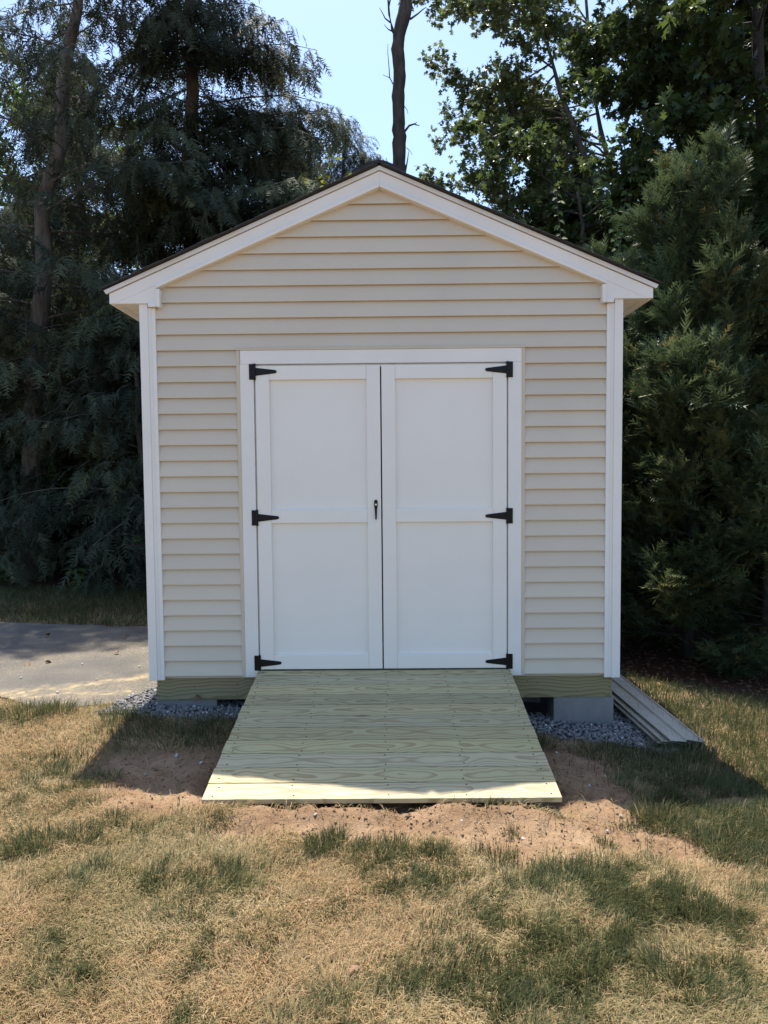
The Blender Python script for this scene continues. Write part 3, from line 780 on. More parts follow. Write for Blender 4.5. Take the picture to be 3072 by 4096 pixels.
# tall tufts
tx = []; 
for cx, cy, r, n, l in ((-2.28, -.19, .17, 420, .12), (-2.1, -.16, .12, 300, .11), (-1.66, -.3, .11, 300, .12), (-1.5, -.33, .12, 260, .11), (-.20, -1.72, .05, 200, .10), (-.26, -1.79, .06, 200, .09), (-.02, -1.84, .10, 260, .08), (.06, -1.80, .05, 110, .09), (.21, -1.84, .05, 90, .075), (.49, -1.85, .07, 130, .07),
                        (-1.45, -1.74, .1, 300, .09), (-1.28, -1.70, .08, 250, .09), (1.3, -.56, .22, 420, .10), (1.75, -.52, .2, 500, .12), (1.55, -.85, .22, 500, .10), (1.3, -1.42, .15, 400, .10), (1.5, -1.62, .14, 400, .10), (1.15, -2.12, .12, 400, .08), (.9, -.42, .15, 300, .08),
                        (-1.1, -.42, .28, 700, .09), (-2.35, -1.0, .12, 250, .09), (-1.2, -1.55, .06, 150, .08), (2.3, -.2, .35, 700, .12), (2.0, .2, .3, 600, .12), (2.5, .3, .3, 500, .12), (.95, -1.72, .05, 90, .06), (.55, -1.68, .04, 60, .06), (-1.45, -1.12, .12, 200, .08), (-1.7, -1.05, .06, 140, .09)):
    a = RNG.uniform(0, 6.283, n); rr = r*np.sqrt(RNG.random(n)); x = cx+rr*np.cos(a); y = cy+rr*np.sin(a)*.8
    ok = ~((np.abs(x) < .85) & (y > -1.44)); x, y = x[ok], y[ok]; n = len(x)
    out = np.arctan2(y-cy, x-cx)
    v, f, t = blades(x, y, RNG.uniform(.55, 1.1, n)*l, RNG.uniform(.0022, .0038, n), np.clip(RNG.normal(.5, .28, n), .05, 1.2), out+RNG.normal(0, .8, n), np.clip(RNG.normal(.13, .11, n)+(RNG.random(n) < .12)*.5, 0, 1))
    Vs.append(v); Fs.append(f+k); Ts.append(t); k += len(v)
VV = np.concatenate(Vs); bx_, by_ = VV[::5, 0], VV[::5, 1]
rust = np.repeat(np.clip(sstep(.46, .66, fbm(bx_+41, by_+13, 2.6, 4))*.36+RNG.normal(0, .18, len(bx_)), 0, 1), 3)
tag(link('lawn_grass', tri_mesh('lawn_grass', VV, np.concatenate(Fs), {'tone': np.concatenate(Ts), 'rust': rust}), None, M['grass']), 'patchy lawn of dry straw coloured turf with green tufts', 'grass', kind='stuff')
# mulch chips
N = 1500
px = RNG.uniform(1.8, 4.2, N); py = RNG.uniform(.1, 2.6, N); keep = mulch_mask(px, py) > .5; px, py = px[keep], py[keep]
sz = RNG.uniform(.008, .026, len(px)); V, F = stones(np.stack([px, py, full_h(px, py)+.004], -1), sz, .2)
M['mulch'] = mat_leaf('bark_mulch', [(0, (.035, .018, .011)), (1, (.17, .085, .05))], .0)
tag(link('mulch_chips', tri_mesh('mulch_chips', V, F, {'tone': np.repeat(RNG.random(len(px)), len(IF))}), None, M['mulch']), 'reddish bark mulch under the evergreens', 'mulch', kind='stuff')

# ------------------------------------------------------------------ siding offcuts lying beside the shed
def offcut(p_far, p_near, width, z, label, roll=0.0):
    """double-lap vinyl panel lying on its face: a long strip with a shallow profile and a nail hem"""
    a = Vector((p_far[0], p_far[1], 0)); b = Vector((p_near[0], p_near[1], 0)); L = (b-a).length
    prof = [(-.5, .012), (-.485, .004), (-.03, .0), (-.01, .012), (.0, .013), (.44, .002), (.455, .010), (.5, .011)]
    m = MB(); vs = []; n = len(prof)
    segs = 9
    for j in range(segs+1):
        t = j/segs
        for u, h in prof: vs.append((u*width, -t*L, h+.006*math.sin(t*3.0+u*2)))
    for j in range(segs+1):
        t = j/segs
        for u, h in prof: vs.append((u*width, -t*L, h-.0022+.006*math.sin(t*3.0+u*2)))
    o2 = (segs+1)*n; fs = []
    for j in range(segs):
        for i in range(n-1):
            q = j*n+i; fs += [(q, q+1, q+n+1, q+n), (o2+q, o2+q+n, o2+q+n+1, o2+q+1)]
        for i in (0, n-1): q = j*n+i; fs.append((q, q+n, o2+q+n, o2+q))
    for j in (0, segs):
        for i in range(n-1): q = j*n+i; fs.append((q, q+1, o2+q+1, o2+q))
    m.add(vs, fs)
    o = m.obj('siding_offcut', M['offcut']); d = (b-a).normalized()
    zf, zn = z
    pitch = math.atan2(zf-zn, L)
    o.rotation_euler = (pitch, roll, math.atan2(d.x, -d.y)); o.location = (a.x, a.y, zf)
    return tag(o, label, 'siding offcut', 'siding offcuts stacked beside the shed')
offcut((1.655, 1.35), (1.76, -.40), .21, (-.135, -.160), 'lowest muddy vinyl siding offcut in the stack on the gravel', .05)
offcut((1.675, 1.5), (1.785, -.41), .21, (-.118, -.146), 'middle vinyl siding offcut in the stack beside the shed', .04)
offcut((1.720, 1.42), (1.835, -.43), .22, (-.103, -.133), 'topmost pale siding offcut with brown leaf stains beside the shed', .03)

# ------------------------------------------------------------------ foliage tools
def frames(d, up):
    d = d/np.linalg.norm(d, axis=1)[:, None]
    s = np.cross(up, d); s /= np.maximum(np.linalg.norm(s, axis=1), 1e-6)[:, None]
    n = np.cross(d, s); return np.stack([d, s, n], -1)          # columns
def scatter(tmpls, pos, d, up, size, tone):
    """many copies of small leaf templates -> verts, tris, tones"""
    k = RNG.integers(0, len(tmpls), len(pos)); Vs, Fs, Ts, off = [], [], [], 0
    R = frames(d, up)
    for i, (tv, tf) in enumerate(tmpls):
        s = np.where(k == i)[0]
        if not len(s): continue
        v = np.einsum('nij,kj->nki', R[s], tv)*size[s][:, None, None]+pos[s][:, None, :]
        f = tf[None]+(np.arange(len(s))*len(tv))[:, None, None]+off
        Vs.append(v.reshape(-1, 3)); Fs.append(f.reshape(-1, 3)); Ts.append(np.repeat(tone[s], len(tf))); off += len(s)*len(tv)
    return np.concatenate(Vs), np.concatenate(Fs), np.concatenate(Ts)
def frond(seed, pairs=8, ang=52, w=.042, side=.42, droop=.22, jit=.25, sway=.12):
    """one flat spray: a stem with tapering side twigs"""
    r = np.random.default_rng(seed); v = []; f = []
    def tri(a, b, c): n = len(v); v.extend([a, b, c]); f.append((n, n+1, n+2))
    z = lambda x: -droop*x*x
    c2 = r.uniform(-sway, sway); yy = lambda x: c2*x*x
    tri((0, -.014, 0), (0, .014, 0), (1, yy(1), z(1)))
    for i in range(pairs):
        x = .06+.88*i/(pairs-1)
        for s in (-1, 1):
            xx = x+r.uniform(-.03, .03); l = (side*(1-.72*x)+.05)*r.uniform(1-jit, 1+jit); a = math.radians(ang+r.uniform(-16, 16))
            if r.random() < .12: l *= .35
            tx, ty = xx+l*math.cos(a), yy(xx)+s*l*math.sin(a); dz = -droop*.5*l+r.uniform(-.05, .05)
            tri((xx-w*.5, yy(xx), z(xx)), (xx+w*.5, yy(xx), z(xx)), (tx, ty, z(xx)+dz))
    return np.array(v), np.array(f)
HEMT = [frond(s, 7, 50, .10, .48, .30, .42, .25) for s in range(6)]
THUT = [frond(20+s, 6, 38, .12, .52, .12, .4, .2) for s in range(6)]
def oak_leaf(seed):
    r = np.random.default_rng(seed); j = lambda: r.uniform(-.04, .04)
    v = [(0, 0, 0), (.45, .10, .03), (1, 0, -.05), (.45, -.10, .03), (.36+j(), .38+j(), -.06), (.76+j(), .34+j(), -.05), (.76+j(), -.34+j(), -.05), (.36+j(), -.38+j(), -.06), (.70, .0, .02)]
    f = [(0, 3, 1), (1, 3, 2), (0, 1, 4), (1, 8, 5), (8, 3, 6), (3, 0, 7)]
    return np.array(v), np.array(f)
OAKT = [oak_leaf(s) for s in range(3)]
def ovate(fold=.12, w=.30):
    v = [(0, 0, 0), (.28, w, fold), (.62, w*.8, fold*.8), (1, 0, -.12), (.62, -w*.8, fold*.8), (.28, -w, fold), (.45, 0, 0)]
    f = [(0, 6, 1), (1, 6, 2), (2, 6, 3), (3, 6, 4), (4, 6, 5), (5, 6, 0)]
    return np.array(v), np.array(f)
def ovate4(fold=.12, w=.30):
    v = [(0, 0, 0), (.42, w, fold), (1, 0, -.12), (.42, -w, fold)]
    return np.array(v), np.array([(0, 2, 1), (0, 3, 2)])
BROT = [ovate4(.10, .28), ovate4(.16, .34), ovate4(.06, .24)]
def nrm(v): return v/math.sqrt(v[0]*v[0]+v[1]*v[1]+v[2]*v[2])
def curve(p0, d, L, n, droop=0.0, rise=0.0, wob=.05, rng=RNG):
    """points of a bending branch"""
    pts = [np.array(p0, float)]; d = nrm(np.array(d, float)); st = L/n; W = rng.normal(0, wob, (n, 3))
    for i in range(n):
        t = (i+1)/n
        d = d+W[i]; d[2] += rise/n-droop*t*2/n; d = nrm(d); pts.append(pts[-1]+d*st)
    return np.array(pts)
def make_tree(name, label, cat, group, trunk_pts, trunk_r, limbs_mb, crown, bark, leafmat, base):
    t = tag(empty(name, base), label, cat, group)
    b = np.array(base)
    m = MB(); m.tube([p-b for p in trunk_pts], trunk_r, 12); o = m.obj('trunk', bark, t, smooth=True)
    if limbs_mb is not None:
        limbs_mb.v = [tuple(np.array(v)-b) for v in limbs_mb.v]; tag(limbs_mb.obj('limbs', bark, t, smooth=True), kind='stuff')
    if crown is not None:
        V, F, T = crown; tag(link('crown', tri_mesh('crown', V-b, F, {'tone': T}), t, leafmat), kind='stuff')
    return t
def copy_tree(src, label, loc, rz, sc=1.0, group=None):
    """another tree of the same kind: its own object and parts, sharing mesh data"""
    c = src.copy(); COL.objects.link(c); c.location = loc; c.rotation_euler = (0, 0, rz)
    c.scale = (sc, sc, sc) if isinstance(sc, (int, float)) else sc
    c['label'] = label
    if group: c['group'] = group
    for ch in list(src.children):
        k = ch.copy(); COL.objects.link(k); k.parent = c
    return c
def trunk_path(pts, n=14, wob=.03):
    pts = np.array(pts, float); z = np.linspace(pts[0, 2], pts[-1, 2], n)
    q = np.stack([np.interp(z, pts[:, 2], pts[:, 0]), np.interp(z, pts[:, 2], pts[:, 1]), z], -1)
    q[1:, :2] += RNG.normal(0, wob, (n-1, 2)); return q
G0 = -.15
PI = math.pi

# ------------------------------------------------------------------ hemlocks
def hemlock(label, pts, r0, zmin, rmax, nl, group='conifers behind the shed', dens=1.0, bias=(), sz=1.0, power=.75):
    """drooping tiers of limbs, side twigs and flat needle sprays; bias: (height range, azimuth, length factor) for extra long boughs"""
    tp = trunk_path(pts); ztop = pts[-1][2]
    tr = [max(.02, r0*(1-.85*(p[2]-pts[0][2])/(ztop-pts[0][2]))*(1.35 if i == 0 else 1)) for i, p in enumerate(tp)]
    mb = MB(); P, D, U, S, Tn = [], [], [], [], []
    spec = []
    for i in range(nl):
        h = (i+RNG.random())/nl; z = zmin+(ztop-zmin)*h
        spec.append((z, i*2.399+RNG.normal(0, .35), rmax*(1-h)**power*RNG.uniform(.6, 1.1)+.3))
    for (za, zb), a, Lb, n in bias:
        for i in range(n): spec.append((RNG.uniform(za, zb), a+RNG.normal(0, .22), Lb*RNG.uniform(.8, 1.1)))
    for z, a, Lb in spec:
        c = np.array([np.interp(z, tp[:, 2], tp[:, 0]), np.interp(z, tp[:, 2], tp[:, 1]), z])
        bp = curve(c, (math.cos(a), math.sin(a), RNG.uniform(.0, .32)), Lb, 8, droop=.5, wob=.05)
        mb.tube(bp, [max(.004, .026*Lb/3*(1-.85*j/8)) for j in range(9)], 5, cap=False)
        tone0 = RNG.normal(.42, .16)
        nb = int(Lb*8.5*dens)+2
        for j in range(nb):
            t = .05+.95*(j+RNG.random())/nb; k = t*8; i0 = min(7, int(k)); fr = k-i0
            p = bp[i0]*(1-fr)+bp[i0+1]*fr; dd = nrm(bp[i0+1]-bp[i0])
            s = 1 if j % 2 else -1; ca, sa = math.cos(s*.95), math.sin(s*.95)
            l2 = (.30+.30*Lb*(1-t))*RNG.uniform(.6, 1.25)
            q = curve(p, (dd[0]*ca-dd[1]*sa, dd[0]*sa+dd[1]*ca, dd[2]-.10+RNG.normal(0, .12)), l2, 3, droop=.5, wob=.08)
            if l2 > .7: mb.tube(q, [.007, .006, .004, .002], 3, cap=False)
            nf = max(4, int(l2*17*dens)+1)
            for m_ in range(nf):
                u = min(2.99, (m_+.6)/nf*3); a0 = int(u); pp = q[a0]*(1-(u-a0))+q[a0+1]*(u-a0); dq = q[a0+1]-q[a0]
                sg = 1 if m_ % 2 else -1; an = sg*RNG.uniform(.3, .95) if m_ < nf-1 else 0
                ca2, sa2 = math.cos(an), math.sin(an); L_ = math.sqrt(dq[0]**2+dq[1]**2+dq[2]**2)
                P.append(pp); D.append((dq[0]*ca2-dq[1]*sa2, dq[0]*sa2+dq[1]*ca2, dq[2]-L_*RNG.uniform(.1, .6))); S.append(sz*(.13+.17*RNG.random())); Tn.append(tone0+.18*t)
    n = len(P)
    crown = scatter(HEMT, np.array(P)+RNG.normal(0, .035, (n, 3)), np.array(D), RNG.normal(0, .35, (n, 3))+np.array([0, 0, 1.]), np.array(S), np.clip(np.array(Tn)+RNG.normal(0, .15, n), 0, 1))
    return make_tree('hemlock_tree', label, 'tree', group, tp, tr, mb, crown, M['bark'], M['hemlock'], tuple(tp[0]))
h1 = hemlock('tall hemlock with a bare grey leaning lower trunk beyond the driveway', [(-5.45, 6.0, G0), (-5.08, 6, 4.2), (-4.92, 6, 5.65), (-4.43, 6, 8.3), (-4.0, 6, 12.0)], .17, 2.6, 2.7, 62, dens=.8, sz=1.05)
h2 = hemlock('dense dark hemlock with long drooping boughs reaching towards the dead trunk', [(-3.35, 7.6, G0), (-3.25, 7.6, 6), (-3.15, 7.6, 13.0)], .22, .8, 3.2, 110, dens=.88, sz=1.15, power=.6,
             bias=(((7.0, 8.6), -.25, 2.7, 7), ((5.0, 7.2), -.35, 3.0, 9), ((4, 6.5), -1.4, 2.6, 8), ((4.5, 12), -1.6, 1.5, 22)))
h4 = hemlock('small hemlock with low drooping boughs at the driveway lawn edge', [(-3.55, 5.5, G0), (-3.5, 5.5, 4.4)], .07, .25, 1.9, 52, dens=.85, sz=1.0)
G1 = 'conifers behind the shed'
copy_tree(h2, 'slender hemlock right beside the tall dead trunk above the ridge', (-.95, 10.8, G0), 1.0, (.62, .62, .70))
copy_tree(h2, 'mid sized hemlock behind the roof slope next to the slender one', (-2.1, 10.2, G0), 2.2, (.72, .72, .70))
copy_tree(h2, 'tall hemlock standing behind the leaning hemlock', (-6.3, 10.5, G0), 3.9, (.7, .7, .85))
copy_tree(h1, 'hemlock with thin see-through boughs in front of the grey house', (-8.0, 8.4, G0), 2.6, 1.0)
copy_tree(h4, 'small hemlock below the leaning trunk at the end of the lawn strip', (-5.3, 6.3, G0), 2.0, (1.05, 1.05, .95))
copy_tree(h4, 'small hemlock tucked behind the shed corner', (-1.9, 6.4, G0), 4.0, (1.0, 1.0, 1.05))
copy_tree(h4, 'small hemlock in deep shade under the dense one', (-4.4, 8.3, G0), 5.0, (1.25, 1.25, 1.1))
copy_tree(h4, 'young hemlock at the far end of the lawn strip', (-7.0, 6.6, G0), .6, (1.1, 1.1, 1.2))

# ------------------------------------------------------------------ leafy trees
def leafy(name, label, cat, pts, r0, limbs, leaf, leafmat, lsize, ncl, tips=9, group=None, bark=None, spread=.30, tone=(.5, .2), hang=.25, twigs=4.0):
    """limbs: list of (start height, azimuth, elevation, length); twigs and leaf clusters fill each limb's own envelope"""
    tp = trunk_path(pts, 12, .03); ztop = pts[-1][2]
    tr = [max(.02, r0*(1-.8*(p[2]-pts[0][2])/(ztop-pts[0][2]))) for p in tp]
    mb = MB(); P, A, Tn = [], [], []
    for (z, a, e, L) in limbs:
        c = np.array([np.interp(z, tp[:, 2], tp[:, 0]), np.interp(z, tp[:, 2], tp[:, 1]), z])
        bp = curve(c, (math.cos(a)*math.cos(e), math.sin(a)*math.cos(e), math.sin(e)), L, 8, droop=.15, wob=.10)
        mb.tube(bp, [max(.006, .030*L/3*(1-.85*j/8)) for j in range(9)], 6, cap=False)
        n2 = int(L*twigs)
        for j in range(n2):
            t = .2+.8*(j+RNG.random())/n2; k = t*8; i0 = min(7, int(k)); p = bp[i0]*(1-(k-i0))+bp[i0+1]*(k-i0)
            dd = nrm(nrm(bp[i0+1]-bp[i0])+RNG.normal(0, .75, 3)); l2 = RNG.uniform(.35, .9)*(.35+.30*L*(1-.6*t))
            q = curve(p, dd, l2, 4, droop=.1, wob=.14)
            mb.tube(q, [.009, .007, .006, .004, .003], 4, cap=False)
            tone0 = RNG.normal(tone[0], tone[1]*.6)
            for c_ in range(ncl):
                u = RNG.uniform(.2, 1)*3.99; a0 = int(u); pp = q[a0]*(1-(u-a0))+q[a0+1]*(u-a0)+RNG.normal(0, spread*.35, 3)
                nl = int(RNG.integers(tips-3, tips+3)); ax = nrm(RNG.normal(0, 1, 3)+np.array([0, 0, .2]))
                P += [pp]*nl; A += [ax]*nl; Tn += [tone0]*nl
    n = len(P); dv = RNG.normal(0, .8, (n, 3))+np.array(A)*.5-np.array([0, 0, hang])
    dv /= np.linalg.norm(dv, axis=1)[:, None]
    crown = scatter(leaf, np.array(P)+dv*RNG.uniform(.01, .05, (n, 1)), dv, RNG.normal(0, .5, (n, 3))+np.array([0, 0, 1.]), RNG.uniform(.7, 1.2, n)*lsize, np.clip(np.array(Tn)+RNG.normal(0, tone[1], n), 0, 1))
    return make_tree(name, label, cat, group, tp, tr, mb, crown, bark or M['bark_dark'], leafmat, tuple(tp[0]))
def limbset(n, z0, z1, L0, L1, a0=0, a1=6.283, e0=.1, e1=.7):
    return [(z0+(z1-z0)*(i+RNG.random())/n, RNG.uniform(a0, a1), RNG.uniform(e0, e1), RNG.uniform(L0, L1)) for i in range(n)]
OG = 'oaks behind the shed'
o1 = leafy('oak_tree', 'airy pin oak with sunlit lobed leaves and pale open limbs', 'tree', [(4.9, 9.2, G0), (4.7, 9.2, 5), (4.1, 9.2, 7), (3.1, 9.2, 9.2), (2.8, 9.2, 12)], .11,
      limbset(15, 4.0, 11.0, 1.9, 2.7, PI-.9, PI+.9, .05, .7)+limbset(8, 4.4, 6.4, 2.8, 3.7, PI-.3, PI+.3, .1, .42)+limbset(14, 4, 11.5, 1.6, 2.6, 0, 6.28, .1, .7), OAKT, M['oak_sunlit'], .125, 9, 8, group=OG, tone=(.55, .22), bark=M['bark'])
o2 = leafy('oak_tree', 'big dark oak with heavy shaded foliage towering over the evergreens', 'tree', [(6.4, 6.6, G0), (6.1, 6.5, 4), (5.6, 6.4, 8), (5.4, 6.4, 12)], .17,
      limbset(24, 3.2, 10.5, 2.0, 3.0, PI-1.3, PI+1.6, .0, .6)+limbset(10, 4, 11, 1.8, 2.8, 0, 6.28), OAKT, M['oak'], .17, 9, 8, group=OG, tone=(.35, .18))
o3 = leafy('oak_tree', 'low bushy oak draped in vines just behind the roof slope', 'tree', [(3.3, 7.0, G0), (3.2, 7.0, 3), (3.1, 7.0, 6.0)], .11,
      limbset(34, 1.0, 5.9, 1.2, 2.1, 0, 6.28, -.05, .5), OAKT, M['oak'], .15, 9, 8, group=OG, tone=(.32, .18))
copy_tree(o3, 'shaded oak filling the gap behind the tall arborvitae', (4.9, 6.0, G0), 2.0, (1.05, 1.05, 1.0))
copy_tree(o2, 'dark oak standing between the pin oak and the big oak', (5.6, 9.0, G0), 1.1, (1.0, 1.0, 1.05))
copy_tree(o3, 'bushy oak far behind the big dark oak', (7.4, 9.5, G0), 4.0, (1.5, 1.5, 1.7))
copy_tree(o1, 'airy oak standing behind the pin oak limbs', (6.0, 11.5, G0), .5, (1.05, 1.05, 1.0))
ms = leafy('maple_sapling', 'yellow green maple sapling peeping over the roof slope', 'sapling', [(-1.25, 6.6, G0), (-1.25, 6.6, 6.0)], .03,
      limbset(12, 4.4, 5.9, .5, .9, 0, 6.28, .2, .8), BROT, M['maple'], .13, 4, 6, tone=(.6, .25))
leafy('shade_tree', 'leafy tree showing between the hemlock boughs far behind', 'tree', [(-9.5, 16, G0), (-9.4, 16, 13)], .2,
      limbset(26, 3, 12.5, 2.2, 3.4), BROT, M['broad'], .2, 7, 8, tone=(.7, .2))
sb = None
for k, (x, y, h, lab) in enumerate(((-5.6, 7.0, 2.6, 'dark shrub behind the lawn strip below the leaning hemlock'), (-1.9, 7.2, 2.8, 'dark shrub behind the shed beside the small hemlock'), (-8.0, 7.4, 3.0, 'dark shrub at the far end of the lawn strip'),
                                     (1.4, 8.2, 3.2, 'shaded shrub behind the shed under the dead trunk'), (4.6, 4.2, 3.4, 'broad leaved shrub growing against the evergreens'), (-3.9, 8.8, 3.0, 'deep shade shrub under the dense hemlock'), (3.4, 4.6, 3.0, 'dark shrub behind the tall arborvitae'),
                                     (-6.9, 9.0, 3.4, 'dark shrub in front of the grey house'), (-2.9, 9.6, 3.4, 'deep shade shrub behind the small hemlocks'), (5.6, 3.2, 3.0, 'broad leaved shrub at the end of the evergreen screen'), (2.6, 5.2, 2.8, 'dark shrub between the shed and the low oak'))):
    if sb is None:
        sb = leafy('shrub', lab, 'shrub', [(x, y, G0), (x, y, 2.2)], .03, limbset(34, .1, 2.4, .7, 1.3, 0, 6.28, .0, .9), BROT, M['broad'], .125, 6, 8, group='shrubs under the trees', tone=(.2, .15))
    else: copy_tree(sb, lab, (x, y, G0), k*1.7, (1.1, 1.1, h/2.6))

# ------------------------------------------------------------------ arborvitae
def thuja(label, x, y, h, rbase, nb, sz=1.0):
    tp = trunk_path([(x, y, -.2), (x, y, h*.95)], 8, .015); mb = MB(); P, D, U, S, Tn = [], [], [], [], []
    for i in range(nb):
        q_ = (i+RNG.random())/nb; z = -.05+(h-.35)*q_**1.15; hh = max(0, z/h)
        a = i*2.399+RNG.normal(0, .4)
        R = rbase*((1-hh)**.52)*(.82+.18*min(1, hh*5))*RNG.uniform(.62, 1.15)+.08
        e = -.12+1.2*hh+RNG.normal(0, .14)
        bp = curve((x, y, z), (math.cos(a)*math.cos(e), math.sin(a)*math.cos(e), math.sin(e)), R*1.1, 6, rise=.75, wob=.08)
        mb.tube(bp, [max(.003, .013*(1-.85*j/6)) for j in range(7)], 4, cap=False)
        n = int(50+105*R); tone0 = RNG.normal(.45, .17)
        for j in range(n):
            t = .2+.8*RNG.random()**.65; k = t*5.99; i0 = int(k); p = bp[i0]*(1-(k-i0))+bp[i0+1]*(k-i0)
            ax = nrm(bp[i0+1]-bp[i0]); side = np.array((ax[1], -ax[0], 0)); side = side/max(1e-4, math.hypot(side[0], side[1])); s = 1 if j % 2 else -1
            dv = ax*RNG.uniform(.3, 1.1)+side*s*RNG.uniform(.1, 1.0); dv[2] += RNG.uniform(-.5, .5)
            P.append(p); D.append(dv); U.append(side*RNG.normal(.2, .7)+ax*RNG.normal(0, .3)+np.array([0, 0, .9])); S.append(RNG.uniform(.10, .21)*sz*(.75+.35*t))
            Tn.append(tone0+.15*t+(.5 if RNG.random() < .02 else 0))
    n = len(P)
    crown = scatter(THUT, np.array(P)+RNG.normal(0, .05, (n, 3)), np.array(D), np.array(U, float), np.array(S), np.clip(np.array(Tn)+RNG.normal(0, .13, n), 0, 1))
    return make_tree('arborvitae', label, 'evergreen', 'arborvitae screen beside the shed', tp, [.06*(1-.8*j/7) for j in range(8)], mb, crown, M['bark_dark'], M['thuja'], (x, y, -.2))
t1 = thuja('tall bushy arborvitae with an open feathery top', 3.1, 2.5, 4.55, 1.25, 190)
t2 = thuja('younger arborvitae with pointed leader in front of the tall one', 2.75, 1.75, 2.7, .85, 100, .95)
copy_tree(t2, 'arborvitae crowding close behind the shed eave', (2.35, 3.3, -.2), 1.0, (1.0, 1.0, 1.32))
copy_tree(t1, 'arborvitae at the mulch edge beyond the tall one', (4.3, 2.1, -.2), 2.0, (1.0, 1.0, .92))
copy_tree(t2, 'short arborvitae filling the screen behind the shed side wall', (2.3, 2.25, -.2), 3.3, (.85, .85, .95))
copy_tree(t2, 'low arborvitae spreading over the mulch beside the younger one', (3.25, 1.35, -.2), 5.0, (.8, .8, .75))
copy_tree(t1, 'arborvitae closing the screen behind the younger ones', (2.75, 4.2, -.2), 4.1, (.85, .85, .9))

# ------------------------------------------------------------------ the dead trunk
snag = tag(empty('dead_tree', (.27, 8, G0)), 'tall bare dead trunk with broken twigs rising behind the roof ridge', 'tree')
path = np.array([(.20, 8, G0), (.235, 8, 4.0), (.262, 8, 6.2), (.275, 8, 7.2), (.268, 8, 7.9), (.285, 8, 8.4), (.262, 8, 8.75), (.268, 8, 9.0), (.34, 8, 9.25), (.40, 8, 9.5), (.43, 8, 9.9), (.47, 8, 11.5), (.45, 8, 13)])
b0 = np.array((.27, 8, G0))
zz = np.concatenate([np.linspace(G0, 6, 12), np.linspace(6.1, 10.5, 40), np.linspace(10.7, 13, 6)])
pp = np.stack([np.interp(zz, path[:, 2], path[:, 0])+RNG.normal(0, .006, len(zz)), 8+0*zz, zz], -1)
rr = np.interp(zz, [G0, 6, 8.6, 9.2, 13], [.17, .118, .105, .115, .07])*(1+RNG.normal(0, .045, len(zz)))
m = MB(); m.tube([p-b0 for p in pp], rr, 12); m.obj('trunk', M['bark_dark'], snag, smooth=True)
def dead(pts, r):
    pts = [np.array((p[0], 8+p[2] if len(p) > 2 else 8, p[1]))-b0 for p in pts]
    m = MB(); m.tube(pts, [max(.004, r*(1-.75*i/(len(pts)-1))) for i in range(len(pts))], 6); m.obj('dead_branch', M['bark_dark'], snag, smooth=True)
dead([(.22, 9.03), (.17, 9.15), (.12, 9.35, -.05), (.10, 9.6, -.1), (.13, 9.9, -.1)], .03)
dead([(.14, 9.25), (.05, 9.32), (.0, 9.42), (-.05, 9.5)], .014)
dead([(.18, 9.1), (.10, 9.14), (.03, 9.22)], .014)
dead([(.11, 9.5), (.17, 9.75), (.22, 10.1)], .015)
dead([(.10, 9.62), (.03, 9.8), (.02, 10.1)], .012)
dead([(.19, 8.2), (.12, 8.33), (.11, 8.5), (.09, 8.75), (.095, 8.9)], .012)
dead([(.12, 8.33), (.05, 8.36), (.0, 8.38)], .007)
dead([(.48, 9.3), (.60, 9.38), (.70, 9.46), (.76, 9.5)], .018)
dead([(.46, 9.5), (.56, 9.62), (.66, 9.75)], .014)
dead([(.37, 7.42), (.45, 7.52), (.54, 7.55), (.58, 7.53), (.63, 7.52)], .022)
dead([(.55, 7.55), (.585, 7.58)], .008)
dead([(.37, 7.85), (.42, 7.78), (.43, 7.72)], .008)
dead([(.38, 6.75), (.42, 6.95), (.44, 7.1)], .016)
dead([(.40, 7.15), (.46, 7.1), (.5, 7.03)], .007)

# ------------------------------------------------------------------ vines and weeds whose leaves can be picked out
def single_leaf(w=.30, fold=.10):
    v, f = ovate(fold, w); me = tri_mesh('leaf', v, f, {'tone': np.full(len(f), .5)}); return me
LEAFM = []
for tone in (.25, .5, .8):
    v, f = ovate(.10, .30); me = tri_mesh('leaf', v, f, {'tone': np.full(len(f), tone)}); me.materials.append(M['broad']); LEAFM.append(me)
def put_leaf(parent, p, d, up, size, k=None):
    R = frames(np.array([d], float), np.array([up], float))[0]*size
    o = link('leaf', LEAFM[k if k is not None else int(RNG.integers(0, 3))], parent)
    o.matrix_local = Matrix(((R[0, 0], R[0, 1], R[0, 2], p[0]), (R[1, 0], R[1, 1], R[1, 2], p[1]), (R[2, 0], R[2, 1], R[2, 2], p[2]), (0, 0, 0, 1)))
def vine(x, y, ztop, L, label):
    t = tag(empty('hanging_vine', (x, y, ztop)), label, 'vine', 'vines hanging from the low oak')
    q = curve((0, 0, 0), (RNG.normal(0, .25), -.2, -1), L, 10, droop=.4, wob=.12)
    m = MB(); m.tube(q, [.006]*11, 4, cap=False); m.obj('stem', M['twig'], t, smooth=True)
    n = int(L*17)
    for i in range(n):
        u = (i+.5)/n*10; a = min(9, int(u)); p = q[a]*(1-(u-a))+q[a+1]*(u-a)
        s = 1 if i % 2 else -1
        put_leaf(t, p, (s*RNG.uniform(.5, 1), RNG.uniform(-.9, .2), RNG.uniform(-.9, -.1)), (RNG.normal(0, .3), -.8, .6), RNG.uniform(.09, .14))
vine(2.35, 5.2, 5.35, 1.7, 'long leafy vine hanging from the low oak above the roof slope')
vine(2.85, 5.0, 5.5, 1.9, 'leafy vine trailing down the low oak near the tall arborvitae')
vine(3.2, 4.9, 5.2, 1.5, 'thick leafed vine trailing between the low oak and the dark oak')
vine(1.95, 5.6, 5.15, 1.1, 'short vine on the low oak towards the dead trunk')
